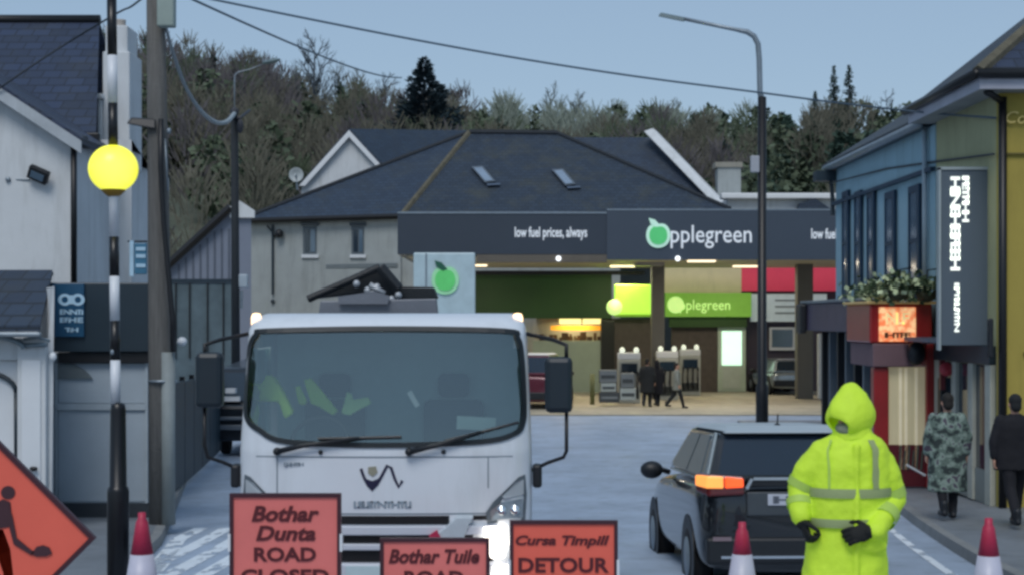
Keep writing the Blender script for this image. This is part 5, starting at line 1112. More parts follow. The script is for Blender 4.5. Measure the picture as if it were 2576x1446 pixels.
# distant vehicles
slv = M('silver car paint', '8d979e', .25, metal=.5, bump=0, coat=.6); rdp = M('maroon car paint', '5a2230', .3, metal=.2, bump=0, coat=.6)
make_car('silver hatchback parked in front of the plum grey unit', 'car', (X(1985, 68), 67.2, -1.48), R(8), slv, L=4.0, Wd=.85, H=1.5, belt=.95)
make_car('maroon car with white roof half hidden between the cab and its mirror', 'car', (X(1330, 56), 56.5, g(56)), R(-12), rdp, H=1.95, belt=1.2, roof_m=pvc)
dv = thing('parked_van', 'dark van parked on the left side partly hidden by the truck cab', 'van', (X(590, 36), 36, g(36)))
vx = X(590, 36) ; zg = g(36)
vp = M('dark van paint', '161d26', .35, metal=.2, bump=0, coat=.5)
MB().hexa([(vx - .62, 36, zg + .35), (vx + 1.2, 36, zg + .35), (vx + 1.2, 40.6, zg + .35), (vx - .62, 40.6, zg + .35)], [(vx - .62, 36, zg + 1.15), (vx + 1.2, 36, zg + 1.15), (vx + 1.2, 40.6, zg + 1.2), (vx - .62, 40.6, zg + 1.2)]).build('lower_body', vp, dv, bevel=.08)
MB().hexa([(vx - .6, 36.1, zg + 1.13), (vx + 1.18, 36.1, zg + 1.13), (vx + 1.18, 40.5, zg + 1.18), (vx - .6, 40.5, zg + 1.18)], [(vx - .5, 36.9, zg + 1.95), (vx + 1.08, 36.9, zg + 1.95), (vx + 1.08, 40.4, zg + 2.1), (vx - .5, 40.4, zg + 2.1)]).build('upper_body', vp, dv, bevel=.08)
MB().hexa([(vx - .5, 36.16, zg + 1.24), (vx + 1.08, 36.16, zg + 1.24), (vx + 1.08, 36.3, zg + 1.24), (vx - .5, 36.3, zg + 1.24)], [(vx - .42, 36.78, zg + 1.85), (vx + 1.0, 36.78, zg + 1.85), (vx + 1.0, 36.9, zg + 1.85), (vx - .42, 36.9, zg + 1.85)]).build('windscreen', glass_dark, dv)
for a, b in ((-.28, .28),): MB().box((vx - .2, 35.95, zg + 1.42), (vx + .02, 36.2, zg + 1.52)).box((vx - .24, 35.95, zg + 1.24), (vx + .12, 36.1, zg + 1.34)).build('pale_sticker', pvc, dv)
MB().box((vx - .5, 35.92, zg + .82), (vx + 1.1, 36.0, zg + .90)).box((vx - .56, 35.93, zg + .60), (vx + 1.14, 36.0, zg + .72)).build('bumper', M('van bumper', '59636e', .5), dv, bevel=.02)
for x_ in (-.45, .85):
    w_ = MB().lathe((vx + x_, 36.9, zg + .33), [(.18, 0), (.31, .01), (.33, .04), (.33, .16), (.31, .2), (.18, .2)], 20, 'X').build('wheel', M('tyre rubber', '14151a'), dv, smooth=True)
# ------------------------------------------------------------------ poles, lamps, cables
DBe = 11.7; zbp = g(DBe) + .13
bk = M('beacon black', '08080e', .35, bump=.02); wh = M('beacon white', 'ccd0d6', .4, bump=.02)
t = thing('belisha_beacon', 'black and white banded pole carrying a glowing yellow globe', 'crossing beacon', (X(298, DBe), DBe, zbp))
def bx(py): return X(np.interp(py, [-200, 0, 1015, 1500], [277, 281, 291, 298]), DBe)
bands = [(-320, -5, 1), (-5, 140, 0), (140, 260, 1), (260, 372, 0), (372, 596, 1), (596, 695, 0), (695, 806, 1), (806, 905, 0), (905, 1016, 1)]
for a, b, w_ in bands:
    MB().tube([(bx(a), DBe, Z(a, DBe)), (bx(b), DBe, Z(b, DBe) + .0005)], 12.2/S(DBe), 20).build('pole_band', wh if w_ else bk, t, smooth=True)
MB().lathe((X(297, DBe), DBe, zbp), [(.078, 0), (.078, Z(1228, DBe) - zbp - .02), (.073, Z(1226, DBe) - zbp), (.062, Z(1222, DBe) - zbp), (.055, Z(1030, DBe) - zbp), (.05, Z(1016, DBe) - zbp), (.03, Z(1012, DBe) - zbp)], 24).build('base_column', bk, t, smooth=True)
gm2 = M('glowing yellow globe', 'd8dc28', .35, bump=0, var=.05, emit=1.0, ecol='eef022')
_N = gm2.node_tree.nodes; _L = gm2.node_tree.links; _tc = _N.new('ShaderNodeTexCoord'); _mp = _N.new('ShaderNodeMapping'); _mp.inputs['Scale'].default_value = (5.2, 5.2, 5.2)
_gd = _N.new('ShaderNodeLayerWeight'); _gd.inputs[0].default_value = .35; _cr = _N.new('ShaderNodeValToRGB'); _cr.color_ramp.elements[0].color = (.98, 1.0, .16, 1); _cr.color_ramp.elements[1].color = (.62, .60, .01, 1); _cr.color_ramp.elements[1].position = .8
_L.new(_gd.outputs['Facing'], _cr.inputs[0]); _L.new(_cr.outputs[0], gm2.node_tree.nodes['Principled BSDF'].inputs['Emission Color'])
gb_ = MB().ell((X(285, DBe), DBe, Z(425, DBe)), (62/S(DBe), 62/S(DBe), 60/S(DBe)), 28, 18).build('globe', gm2, t, smooth=True)
MB().lathe((X(285, DBe), DBe, Z(486, DBe)), [(.03, -.03), (.06, -.01), (.085, .015), (.085, .03), (.03, .04)], 20).build('globe_collar', M('amber collar', '8a6a14', .5, bump=0), t, smooth=True)
MB().ell((X(287, DBe) - .005, DBe - .035, Z(885, DBe)), (.014, .01, .02)).build('bolt', galv, t, smooth=True)

DTp = 21.5; zt_ = g(DTp) + .13
t = thing('telegraph_pole', 'thick weathered wooden telegraph pole with grey cable guard', 'utility pole', (X(405, DTp), DTp, zt_))
MB().tube([(X(408, DTp), DTp, zt_), (X(403, DTp), DTp, Z(880, DTp)), (X(397, DTp), DTp, Z(400, DTp)), (X(388, DTp), DTp, Z(-260, DTp))], [.175, .155, .135, .11], 20).build('pole', wood_pole, t, smooth=True)
MB().tube([(X(428, DTp), DTp - .12, zt_), (X(428, DTp), DTp - .12, Z(885, DTp))], .09, 14).build('cable_guard', conduit, t, smooth=True)
MB().lathe((X(410, DTp), DTp - .03, Z(960, DTp)), [(.17, 0), (.19, 0), (.19, .03), (.17, .03)], 24).build('strap', galv, t, smooth=True)
MB().pbox(394, -30, 437, 66, DTp - .32, .18).build('junction_box', M('pale green box', '8f9d97', .5, bump=.02), t, bevel=.02)
MB().tube([W(405, 300, DTp - .2), W(404, 420, DTp - .19), W(412, 560, DTp - .18), W(425, 700, DTp - .2), W(434, 800, DTp - .22), W(436, 885, DTp - .22)], .035, 8).build('hanging_cable', black_metal, t, smooth=True)
MB().ell(W(425, 330, DTp - .2), (.03, .03, .04)).tube([W(415, 350, DTp - .15), W(422, 480, DTp - .15)], .012, 6).build('cable_clip', galv, t, smooth=True)
o = thing('street_floodlight', 'black lamp head fixed on the left side of the telegraph pole', 'lamp', W(355, 310, DTp))
MB().hexa([W(318, 312, DTp - .2), W(392, 326, DTp - .2), W(392, 326, DTp + .1), W(318, 312, DTp + .1)], [W(330, 296, DTp - .15), W(392, 300, DTp - .15), W(392, 300, DTp + .05), W(330, 296, DTp + .05)]).build('housing', black_plastic, o, bevel=.02)
MB().tube([W(388, 314, DTp - .05), W(398, 320, DTp)], .025, 8).build('bracket', black_metal, o)
MB().ell(W(458, 858, 26), (.08, .08, .07)).tube([W(458, 858, 26), W(446, 862, 26)], .02, 6).build('dome_camera', pvc, None, label='small white dome on the end of the hoarding beside the telegraph pole', cat='camera', smooth=True)

D2p = 45.0
t = thing('utility_pole', 'slim dark utility pole rising behind the truck beacon', 'utility pole', (X(592, D2p), D2p, g(D2p)))
MB().tube([(X(594, D2p), D2p, g(D2p)), (X(590, D2p), D2p, Z(285, D2p))], [.13, .10], 12).build('pole', M('dark pole timber', '1b2228', .8, var=.2), t, smooth=True)
MB().tube([W(575, 292, D2p - .1), W(606, 298, D2p - .1)], .05, 6).tube([W(600, 300, D2p - .1), W(628, 278, D2p + 1.5)], .04, 6).ell(W(604, 318, D2p - .12), (.09, .09, .2)).ell(W(590, 282, D2p), (.12, .12, .12)).build('crossarm', M('bracket dark', '2c2e36', .6), t)
MB().pbox(598, 690, 622, 724, D2p - .05, .25).build('meter_box', M('pale meter box', '9ba7b0', .5), t, bevel=.03)
MB().tube([W(606, 730, D2p), W(606, 775, D2p)], .06, 6).build('pale_pipe', galv, t)

def lamp(px, base_d, topz, arm, label, r0, group=None, split=None, mats=(black_metal, galv)):
    x = X(px, base_d); t = thing('street_lamp', label, 'street lamp', (x, base_d, g(base_d) + .1), group=group)
    zsp = split if split is not None else g(base_d) + 4
    MB().tube([(x, base_d, g(base_d)), (x, base_d, g(base_d) + 1.4), (x, base_d, g(base_d) + 1.5), (x, base_d, zsp)], [r0*1.35, r0*1.35, r0, r0*.92], 14).build('column', mats[0], t, smooth=True)
    MB().tube([(x, base_d, zsp - .05)] + arm, [r0*.75] + [r0*.6]*(len(arm) - 2) + [r0*.42, r0*.4][:2], 12).build('arm', mats[1], t, smooth=True)
    return t
DL = 40.0
arm = [W(1912, 236, DL), W(1910, 150, DL), W(1907, 112, DL), W(1897, 92, DL), W(1880, 81, DL), W(1850, 75, DL), W(1720, 48, DL)]
t = lamp(1917, DL, 0, arm, 'tall street lamp with long arm reaching left above the station', .115, split=Z(245, DL))
MB().hexa([W(1655, 42, DL - .14), W(1722, 56, DL - .14), W(1722, 56, DL + .14), W(1655, 42, DL + .14)], [W(1662, 32, DL - .08), W(1722, 44, DL - .1), W(1722, 44, DL + .1), W(1662, 32, DL + .08)]).build('lamp_head', M('lamp head grey', '5d7076', .5), t, bevel=.03)
MB().pbox(1889, 392, 1911, 434, DL - .12, .12).build('lamp_box', M('pale lamp box', 'a4a8b0', .5), None, label='small pale box fixed left of the tall lamp column', cat='box', bevel=.02)
D3 = 70.0
arm = [W(590, 200, D3), W(592, 188, D3), W(600, 182, D3), W(625, 176, D3), W(662, 162, D3)]
t = lamp(590, D3, 0, arm, 'distant street lamp with its arm reaching right above the utility pole', .055, split=Z(300, D3), mats=(galv, galv))
MB().ell(W(682, 155, D3), (.42, .16, .1), rot=Matrix.Rotation(R(-12), 3, 'Y')).build('lamp_head', M('lamp head grey', '5d7076'), t, smooth=True)

wire = M('black wire', '1c2630', .6, bump=0, var=.05); wirep = M('pale wire', '8d979c', .6, bump=0, var=.05); wg = M('sky grey wire', '45596b', .6, bump=0)
top = W(400, -40, DTp)
cable(top, W(1010, 196, 120), .35, .018, 'overhead_cable', 'upper left overhead cable sloping to the hilltop trees', wg, r2=.05)
P_ = [W(520, -4, 22), W(760, 45, 22.6), W(1040, 100, 23.2), W(1320, 150, 23.8), W(1600, 193, 24.4), W(1900, 232, 25.2), W(2130, 262, 26), W(2340, 285, 26.6), W(2505, 297, 23.8)]
MB().tube([top] + smooth_poly(P_, 4, False), .016, 6).build('overhead_cable', wg, label='long overhead cable crossing the whole sky to the yellow building', cat='cable', smooth=True)
P_ = [W(416, 62, DTp - .2), W(436, 135, 23), W(470, 225, 27), W(510, 285, 32), W(545, 309, 37), W(572, 306, 42), W(590, 286, D2p)]
MB().tube(smooth_poly(P_, 5, False), [.018 + .05*i/30 for i in range(31)], 6).build('slack_cable', wirep, label='pale slack cable looping from the telegraph pole to the utility pole', cat='cable', smooth=True)
P_ = [top, W(335, 14, 21.8), W(298, 32, 22.2), W(190, 96, 23.5), W(90, 160, 23.3), W(0, 222, 23.2), W(-60, 266, 23.44)]
MB().tube(smooth_poly(P_, 4, False), .014, 6).build('service_cable', wire, label='dark service cable dropping left across the navy slate roof', cat='cable', smooth=True)
MB().tube([W(2085, 462, 36), W(2230, 425, 31), W(2360, 406, 27.2), W(2500, 388, 23.9)], .018, 6).build('facade_cable', wire, label='thin dark cable pinned along the blue and yellow facades', cat='cable')

# ------------------------------------------------------------------ temporary signs and cones
orr = M('fluorescent orange sheet', 'd8604e', .45, var=.05, scale=3, bump=0, emit=.06, ecol='e0503a'); orr2 = M('faded pink orange sheet', 'd4706a', .5, var=.06, scale=3, bump=0, emit=.05, ecol='d06058')
mar = M('maroon lettering', '54141c', .6, bump=0); bord = M('dark maroon border', '3c1822', .5, bump=0)
def board(px0, px1, py0, d, label, rows, sheet_m, h=.95):
    x0, x1, z1 = X(px0, d), X(px1, d), Z(py0, d); z0 = z1 - h; gz = g(d)
    t = thing('road_sign', label, 'road sign', ((x0+x1)/2, d, gz))
    MB().box((x0 + .012, d, z0 + .012), (x1 - .012, d + .012, z1 - .012)).build('panel', sheet_m, t)
    b = .022
    MB().box((x0, d - .012, z1 - b), (x1, d + .03, z1)).box((x0, d - .012, z0), (x1, d + .03, z0 + b)).box((x0, d - .012, z0 + b), (x0 + b, d + .03, z1 - b)).box((x1 - b, d - .012, z0 + b), (x1, d + .03, z1 - b)).build('frame', bord, t)
    for (s_, cx, cy, w_, hh, sh) in rows:
        text_mesh(s_, W(cx, cy, d - .003), (1, 0, 0), (0, 0, 1), w_/S(d), hh/S(d), mar, t, shear=sh, bold=.03, depth=.004)
    for x_ in (x0 + .08, x1 - .08):
        for y_ in (0, .45): MB().tube([(x_, d + .05, z1 - .1), (x_, d + .05 + y_, g(d + y_) + .01)], .014, 8).build('leg', galv, t)
    for x_, z_ in ((x0 - .008, z1 - .33), (x0 - .008, z1 - .62), (x1 - .006, z1 - .33), (x1 - .006, z1 - .62)): MB().box((x_, d - .02, z_), (x_ + .014, d + .035, z_ + .10)).build('clip', pvc, t)
    return t
board(578, 858, 1240, 9.3, 'tall orange road closed board standing before the left side of the truck', [('Bothar', 718, 1291, 170, 40, .25), ('Dunta', 719, 1340, 150, 38, .25), ('ROAD', 717, 1393, 156, 36, 0), ('CLOSED', 717, 1448, 222, 36, 0)], orr2)
board(956, 1232, 1352, 9.6, 'lower orange board lettered Bothar Tuile between the two taller boards', [('Bothar Tuile', 1092, 1398, 228, 36, .25), ('ROAD', 1092, 1452, 150, 36, 0)], orr2)
board(1282, 1554, 1308, 9.6, 'orange detour board standing right of the lit headlamp', [('Cursa Timpill', 1415, 1361, 236, 32, .25), ('DETOUR', 1418, 1420, 228, 38, 0)], orr)
# diamond men-at-work sign
d = 6.6; cxp, cyp, hd_ = -103, 1352, 340
t = thing('roadworks_sign', 'orange diamond roadworks sign with digging man at the lower left corner', 'road sign', (X(cxp, d), d, g(d)))
q = [W(cxp + hd_, cyp, d), W(cxp, cyp + hd_, d), W(cxp - hd_, cyp, d), W(cxp, cyp - hd_, d)]
cc = W(cxp, cyp, d)
MB().prism(q, (0, .012, 0)).build('panel', orr, t, bevel=.0)
mb = MB()
for i in range(4):
    a, b = q[i], q[(i+1) % 4]; ia, ib = a.lerp(cc, .035), b.lerp(cc, .035); oa, ob = a + (a - cc)*.012, b + (b - cc)*.012
    mb.prism([oa, ob, ib, ia], (0, .03, 0))
for k in range(len(mb.v)): mb.v[k].y -= .012
mb.build('border', bord, t)
mb = MB(); dw = d - .004
def dpt(a, b): return W(a, b, dw)
mb.prism([dpt(28 + 18*math.cos(a) - 8, 1238 + 17*math.sin(a)) for a in np.linspace(0, 2*PI, 18, endpoint=False)], (0, .003, 0))
mb.prism([dpt(*p) for p in ((6, 1254), (26, 1262), (30, 1300), (22, 1325), (-10, 1330), (-40, 1330), (-30, 1280))], (0, .003, 0)); dw -= .004
mb.prism([dpt(*p) for p in ((22, 1266), (32, 1300), (42, 1352), (78, 1382), (86, 1386), (80, 1396), (34, 1368), (24, 1330))], (0, .003, 0))
mb.prism([dpt(*p) for p in ((78, 1392), (92, 1374), (108, 1370), (124, 1376), (131, 1391), (118, 1398), (92, 1399))], (0, .003, 0)); dw += .008
mb.prism([dpt(*p) for p in ((-30, 1330.5), (8, 1330.5), (26, 1380), (34, 1450), (40, 1520), (10, 1520), (8, 1440), (-6, 1400), (-40, 1520), (-70, 1520))], (0, .003, 0)); mb.build('digging_figure', M('dark figure print', '3e2028', .6, bump=0), t)
for s_ in (-.3, .3): MB().tube([(cc.x + s_, d + .03, cc.z - .2), (cc.x + s_*1.1, d + .05, g(d) + .01)], .014, 8).build('leg', galv, t)
MB().tube([(cc.x, d + .03, cc.z + .2), (cc.x, d + .6, g(d + .6))], .014, 8).build('leg', galv, t)

cr_ = M('cone red', 'b02848', .5, var=.1, scale=8, bump=.02); cw_ = M('cone sleeve white', 'b6b6c6', .4, var=.08, scale=8, bump=.02)
def cone(px, py, label, split_, d=10.5):
    x = X(px, d); z0 = g(d); zt = Z(py, d); H = zt - z0; rr = lambda dn: .028 + .165*dn
    t = thing('traffic_cone', label, 'traffic cone', (x, d, z0), group='cones across the road')
    ds = (split_ - py)/S(d)
    MB().lathe((x, d, zt), [(rr(H - .03), -H + .03), (rr(.62), -.62)], 24).build('lower_body', cr_, t, smooth=True)
    MB().lathe((x, d, zt), [(rr(.62) + .002, -.62), (rr(ds) + .002, -ds)], 24).build('sleeve', cw_, t, smooth=True)
    MB().lathe((x, d, zt), [(rr(ds), -ds), (rr(.06), -.06), (.026, -.04), (.024, 0), (.012, .0)], 24).build('upper_body', cr_, t, smooth=True)
    MB().box((x - .23, d - .23, z0), (x + .23, d + .23, z0 + .035)).build('base', black_plastic, t, bevel=.015)
    return t
cone(357, 1288, 'red and white cone at the foot of the banded beacon pole', 1392)
cone(1867, 1312, 'red and white cone standing behind the dark SUV bumper', 1392)
cone(2487, 1302, 'red and white cone by the pavement at the lower right', 1396)

# ------------------------------------------------------------------ people
skin = M('skin', 'b58a74', .6, var=.06, bump=.05); hairm = M('dark hair', '17130f', .8, var=.2)
glove_m = M('black gloves', '0a0c0a', .8, var=.2, bump=.1)
def hand(mb, wr, dr, nrm, side, curl=.5, s=1.0):
    """palm + five fingers. dr: wrist->knuckles, nrm: palm normal, side: towards the thumb"""
    wr = Vector(wr); dr = Vector(dr).normalized(); nrm = Vector(nrm); nrm = (nrm - dr*nrm.dot(dr)).normalized(); sd = Vector(side); sd = (sd - dr*sd.dot(dr) - nrm*sd.dot(nrm)).normalized()
    rot = Matrix((sd, dr, nrm)).transposed(); mb.ell(wr + dr*.05*s, (.043*s, .055*s, .018*s), 12, 8, rot)
    mb.tube([wr - dr*.03*s, wr + dr*.02*s], [.027*s, .03*s], 10)
    for k, (o_, ln) in enumerate(((.032, .070), (.011, .078), (-.011, .072), (-.031, .056))):
        p = wr + dr*.092*s + sd*o_*s; c = curl*(1 + .08*k); pts = [p - dr*.015*s, p]; a = 0
        for f in (.45, .32, .23):
            a += c*.9; q = pts[-1] + (dr*math.cos(a) + nrm*math.sin(a) + sd*(o_*1.2))*ln*f*s; pts.append(q)
        mb.cap_limb(pts, [.0105*s, .0105*s, .0098*s, .009*s, .008*s], 8)
    p = wr + dr*.025*s + sd*.034*s; mb.cap_limb([p, p + (sd*.75 + dr*.55 + nrm*.25)*.035*s, p + (sd*.7 + dr*1.2 + nrm*.7)*.05*s], [.014*s, .012*s, .010*s], 8)
def head(mb, c, yaw, s=1.0):
    rt = Matrix.Rotation(yaw, 3, 'Z'); c = Vector(c); f = lambda v: c + rt @ (Vector(v)*s)
    mb.ell(c, (.076*s, .097*s, .115*s), 18, 14, rt); mb.ell(f((0, -.02, -.06)), (.058*s, .07*s, .065*s), 14, 10, rt)
    mb.cap_limb([f((0, -.09, .015)), f((0, -.112, -.022))], [.010*s, .015*s], 8); mb.ell(f((0, -.088, -.062)), (.026*s, .012*s, .010*s), 10, 6, rt)
    for q in (-1, 1): mb.ell(f((.077*q, .01, -.01)), (.012*s, .022*s, .032*s), 8, 8, rt); mb.ell(f((.033*q, -.082, .028)), (.02*s, .012*s, .008*s), 8, 6, rt)
def person(label, loc, rz, H, coat_m, trouser_m, coat_len=.75, stride=.0, arms=((.02, .9), (.02, .9)), hat=None, wide=1.0, vox=.014, boots=None):
    s = H/1.75; t = thing('person', label, 'person', loc, rz)
    V = lambda x, y, z: Vector((x*s, y*s, z*s)); b = MB()
    head(b, V(0, -.01, 1.63), 0, s); b.tube([V(0, .01, 1.42), V(0, 0, 1.56)], [.065*s, .052*s], 12)
    b.ring([[V(rx*math.cos(a), ry*math.sin(a), z) for a in np.linspace(0, 2*PI, 20, endpoint=False)] for z, rx, ry in ((.88, .14, .10), (1.0, .15, .105), (1.15, .135, .10), (1.3, .16, .11), (1.42, .15, .09), (1.47, .08, .07))])
    L_ = {}
    for q, st in ((-1, stride), (1, -stride)):
        hip, kn, an = V(.09*q, 0, .92), V(.095*q, -st*.45 - .02, .50), V(.09*q, -st*.9 + (.12 if st < 0 else 0), .09 + (.05 if st < 0 else 0)); L_[q] = (hip, kn, an)
        b.cap_limb([hip, kn, an], [.085*s, .058*s, .04*s]); b.cap_limb([an + V(0, .03, -.04), an + V(.01*q, -.16, -.055)], [.035*s, .032*s])
    A_ = {}
    for q, (fy, ez) in zip((-1, 1), arms):
        sh, el, wr = V(.19*q, 0, 1.41), V(.25*q*wide, .03, 1.13), V(.25*q*wide, -.02 - fy, ez); A_[q] = (sh, el, wr)
        b.cap_limb([sh, el, wr], [.05*s, .042*s, .028*s]); dd = (wr - el).normalized(); hand(b, wr, dd, Vector((-q, 0, 0)), Vector((0, -1, .0)), .45, s)
    b.build('body', skin, t, local=True, mods=remesh(.008*s if vox < .02 else .012))
    tm = MB(); [tm.cap_limb([L_[q][0], L_[q][1], L_[q][2] + V(0, 0, .02)], [.105*s, .078*s, .062*s]) for q in (-1, 1)]; tm.ell(V(0, 0, .93), (.155*s, .12*s, .12*s)); tm.build('trousers', trouser_m, t, local=True, mods=remesh(vox, .012, .12))
    for q in (-1, 1):
        an = L_[q][2]; bm_ = MB().cap_limb([an + V(0, .03, -.035), an + V(.01*q, -.16, -.045)], [.048*s, .043*s]).cap_limb([an + V(0, .01, -.03), an + V(0, .01, .10)], [.052*s, .056*s]); bm_.build('boot', boots or black_plastic, t, local=True, mods=remesh(vox))
    c = MB(); z1 = 1.47 - coat_len; rings = [(1.50, .075, .075), (1.46, .13, .095), (1.42, .20, .12), (1.34, .235, .14), (1.2, .225*wide, .145), (1.05, .225*wide, .145), (max(z1, .9), .235*wide, .15)] + ([(z1, .25*wide, .17)] if z1 < .88 else [])
    c.ring([[V(rx*math.cos(a), ry*math.sin(a), z) for a in np.linspace(0, 2*PI, 24, endpoint=False)] for z, rx, ry in rings])
    for q in (-1, 1): sh, el, wr = A_[q]; c.cap_limb([sh, el, el.lerp(wr, .85)], [.082*s, .07*s, .056*s])
    c.build('coat', coat_m, t, local=True, mods=remesh(vox, .02, .15, 2))
    if hat == 'hood': MB().ell(V(0, .03, 1.65), (.10*s, .115*s, .14*s)).cap_limb([V(0, .03, 1.5), V(0, .03, 1.6)], [.11*s, .1*s]).build('hood', coat_m, t, local=True, mods=remesh(vox, .01, .1))
    elif hat: MB().ell(V(0, .015, 1.675), (.087*s, .105*s, .095*s)).ell(V(0, .06, 1.60), (.075*s, .06*s, .08*s)).build('hair', hat, t, local=True, mods=remesh(vox))
    return t
# mottled coat
cam_m = bpy.data.materials.new('mottled green coat'); cam_m.use_nodes = True; N = cam_m.node_tree.nodes; L = cam_m.node_tree.links; b = N['Principled BSDF']
tc = N.new('ShaderNodeTexCoord'); vz = N.new('ShaderNodeTexNoise'); vz.inputs['Scale'].default_value = 9; vz.inputs['Detail'].default_value = 3; cr = N.new('ShaderNodeValToRGB'); cr.color_ramp.interpolation = 'CONSTANT'
for i, (p, c) in enumerate(((0, '2a3434'), (.44, '5a6a62'), (.54, '7f8f86'), (.62, '4a4450'))):
    e = cr.color_ramp.elements[i] if i < 2 else cr.color_ramp.elements.new(p); e.position = p; e.color = (*lin(c), 1)
L.new(tc.outputs['Object'], vz.inputs[0]); L.new(vz.outputs[0], cr.inputs[0]); L.new(cr.outputs[0], b.inputs['Base Color']); b.inputs['Roughness'].default_value = .85
dk = M('black clothing', '0b0b14', .85, var=.2); dk2 = M('charcoal clothing', '15181a', .85, var=.2); gc = M('grey jacket cloth', '7d8078', .85, var=.15)
dc = 22.0; person('person in long mottled green coat walking away on the right pavement', (X(2383, dc), dc, g(dc) + .14), PI, 1.70, cam_m, dk, coat_len=1.08, stride=.06, hat=hairm, wide=1.12, vox=.018)
dd_ = 21.0; person('person in black clothes walking at the right edge of the picture', (X(2553, dd_), dd_, g(dd_) + .14), PI, 1.70, dk, dk, coat_len=.72, stride=.3, arms=((.1, .95), (-.05, .9)), hat=dk2, wide=1.15, vox=.018)
person('person in black coat at left of the pair beside the fuel pump', (X(1628, 58), 58, -1.48), R(160), 1.74, dk2, dk, coat_len=.95, stride=.04, hat=hairm, wide=1.1, vox=.03)
person('person in black coat at right of the pair beside the fuel pump', (X(1652, 58.6), 58.6, -1.48), R(200), 1.66, dk, dk, coat_len=1.0, stride=.04, hat='hood', wide=1.15, vox=.03)
person('person in grey jacket and dark trousers crossing the forecourt', (X(1702, 57.4), 57.4, -1.48), R(95), 1.60, gc, dk2, coat_len=.78, stride=.28, hat=hairm, vox=.03)

# the marshal in the foreground
dm = 9.7; sm_ = S(dm); zfm = g(dm)
t = thing('person', 'person in bright yellow hooded hi vis coat and black gloves facing the camera', 'person', (X(2135, dm), dm, zfm))
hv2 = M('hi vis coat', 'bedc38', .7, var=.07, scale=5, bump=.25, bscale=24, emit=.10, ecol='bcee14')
h0 = Z(965, dm) - zfm; kk = h0/1.757
def V(x, y, z): return Vector((x, y, z*kk))
b = MB(); hy = R(-52)
head(b, V(.012, -.03, 1.56), hy, .93); b.tube([V(.02, .01, 1.40), V(.015, -.01, 1.54)], [.07, .056], 12)
b.ring([[V(rx*math.cos(a), ry*math.sin(a), z) for a in np.linspace(0, 2*PI, 20, endpoint=False)] for z, rx, ry in ((.86, .15, .11), (1.0, .16, .115), (1.15, .15, .115), (1.3, .17, .12), (1.40, .15, .10), (1.45, .08, .07))])
hvt2 = M('dull sleeve tape', 'aac858', .6, var=.08, bump=0)
LG = {q: (V(.09*q - .01, 0, .92), V(.11*q - .01, -.02, .5), V(.12*q - .01, .02, .09)) for q in (-1, 1)}
for q in (-1, 1): b.cap_limb(list(LG[q]), [.09, .06, .042]); b.cap_limb([LG[q][2] + V(0, .03, -.04), LG[q][2] + V(.03*q, -.17, -.05)], [.037, .035])
AR = {-1: (V(-.185, 0, 1.335), V(-.288, .03, 1.12), V(-.300, -.06, .985)), 1: (V(.175, 0, 1.335), V(.268, .02, 1.06), V(.118, -.22, .92))}
for q in (-1, 1): b.cap_limb(list(AR[q]), [.055, .045, .03])
b.build('body', skin, t, local=True, mods=remesh(.008))
for q, dr, nn, sd in ((-1, (.22, -.4, -.75), (.9, .1, .2), (.1, -.8, .5)), (1, (-.85, -.15, -.16), (-.1, .9, -.35), (-.2, -.2, .9))):
    m_ = MB(); hand(m_, AR[q][2] + Vector(dr).normalized()*.035, dr, nn, sd, 1.15 if q < 0 else .75, 1.25); m_.cap_limb([AR[q][2], AR[q][2] + Vector(dr).normalized()*.05], [.045, .042]); m_.build('glove', glove_m, t, local=True, mods=remesh(.0055))
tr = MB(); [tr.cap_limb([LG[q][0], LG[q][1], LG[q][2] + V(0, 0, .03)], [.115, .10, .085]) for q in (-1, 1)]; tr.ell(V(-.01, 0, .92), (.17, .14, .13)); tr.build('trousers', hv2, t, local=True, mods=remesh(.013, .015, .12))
for q in (-1, 1): an = LG[q][2]; MB().cap_limb([an + V(0, .03, -.035), an + V(.03*q, -.17, -.04)], [.05, .046]).cap_limb([an + V(0, .01, -.03), an + V(0, .01, .1)], [.055, .06]).build('boot', black_plastic, t, local=True, mods=remesh(.01))
CR = [(1.505, .028, .082, .085, -.01), (1.47, .028, .12, .10, 0), (1.43, .02, .185, .125, 0), (1.38, .012, .228, .148, 0), (1.28, .004, .245, .165, 0), (1.15, .0, .238, .172, 0), (1.02, -.004, .236, .178, 0), (.93, -.008, .230, .176, 0), (.80, -.014, .238, .182, 0), (.66, -.018, .248, .19, 0), (.56, -.02, .254, .195, 0)]
def cring(z, off=0.0, sq=2.3, n=40):
    zs = [c[0] for c in CR][::-1]; f = lambda k: float(np.interp(z, zs, [c[k] for c in CR][::-1])); cx, rx, ry, cy = f(1), f(2) + off, f(3) + off, f(4); out = []
    for a in np.linspace(0, 2*PI, n, endpoint=False):
        ca, sa = math.cos(a), math.sin(a); out.append(V(cx + rx*math.copysign(abs(ca)**(2/sq), ca), cy + ry*math.copysign(abs(sa)**(2/sq), sa), z))
    return out
c = MB(); c.ring([cring(z) for z in (1.505, 1.47, 1.43, 1.40, 1.36, 1.28, 1.2, 1.1, 1.0, .93, .86, .80, .72, .64, .56)])
for q in (-1, 1): sh, el, wr = AR[q]; c.cap_limb([sh + V(-.02*q, 0, .0), sh.lerp(el, .5) + V(.012*q, 0, 0), el, el.lerp(wr, .5), wr], [.092, .092, .085, .074, .062], 18)
c.ell(V(.10, -.17, .82), (.10, .035, .05)).cap_limb([V(.015, -.155, 1.40), V(.012, -.182, 1.1), V(.0, -.198, .62)], [.018, .018, .018], 8)
c.build('coat', hv2, t, local=True, mods=remesh(.010, .036, .16, 2))
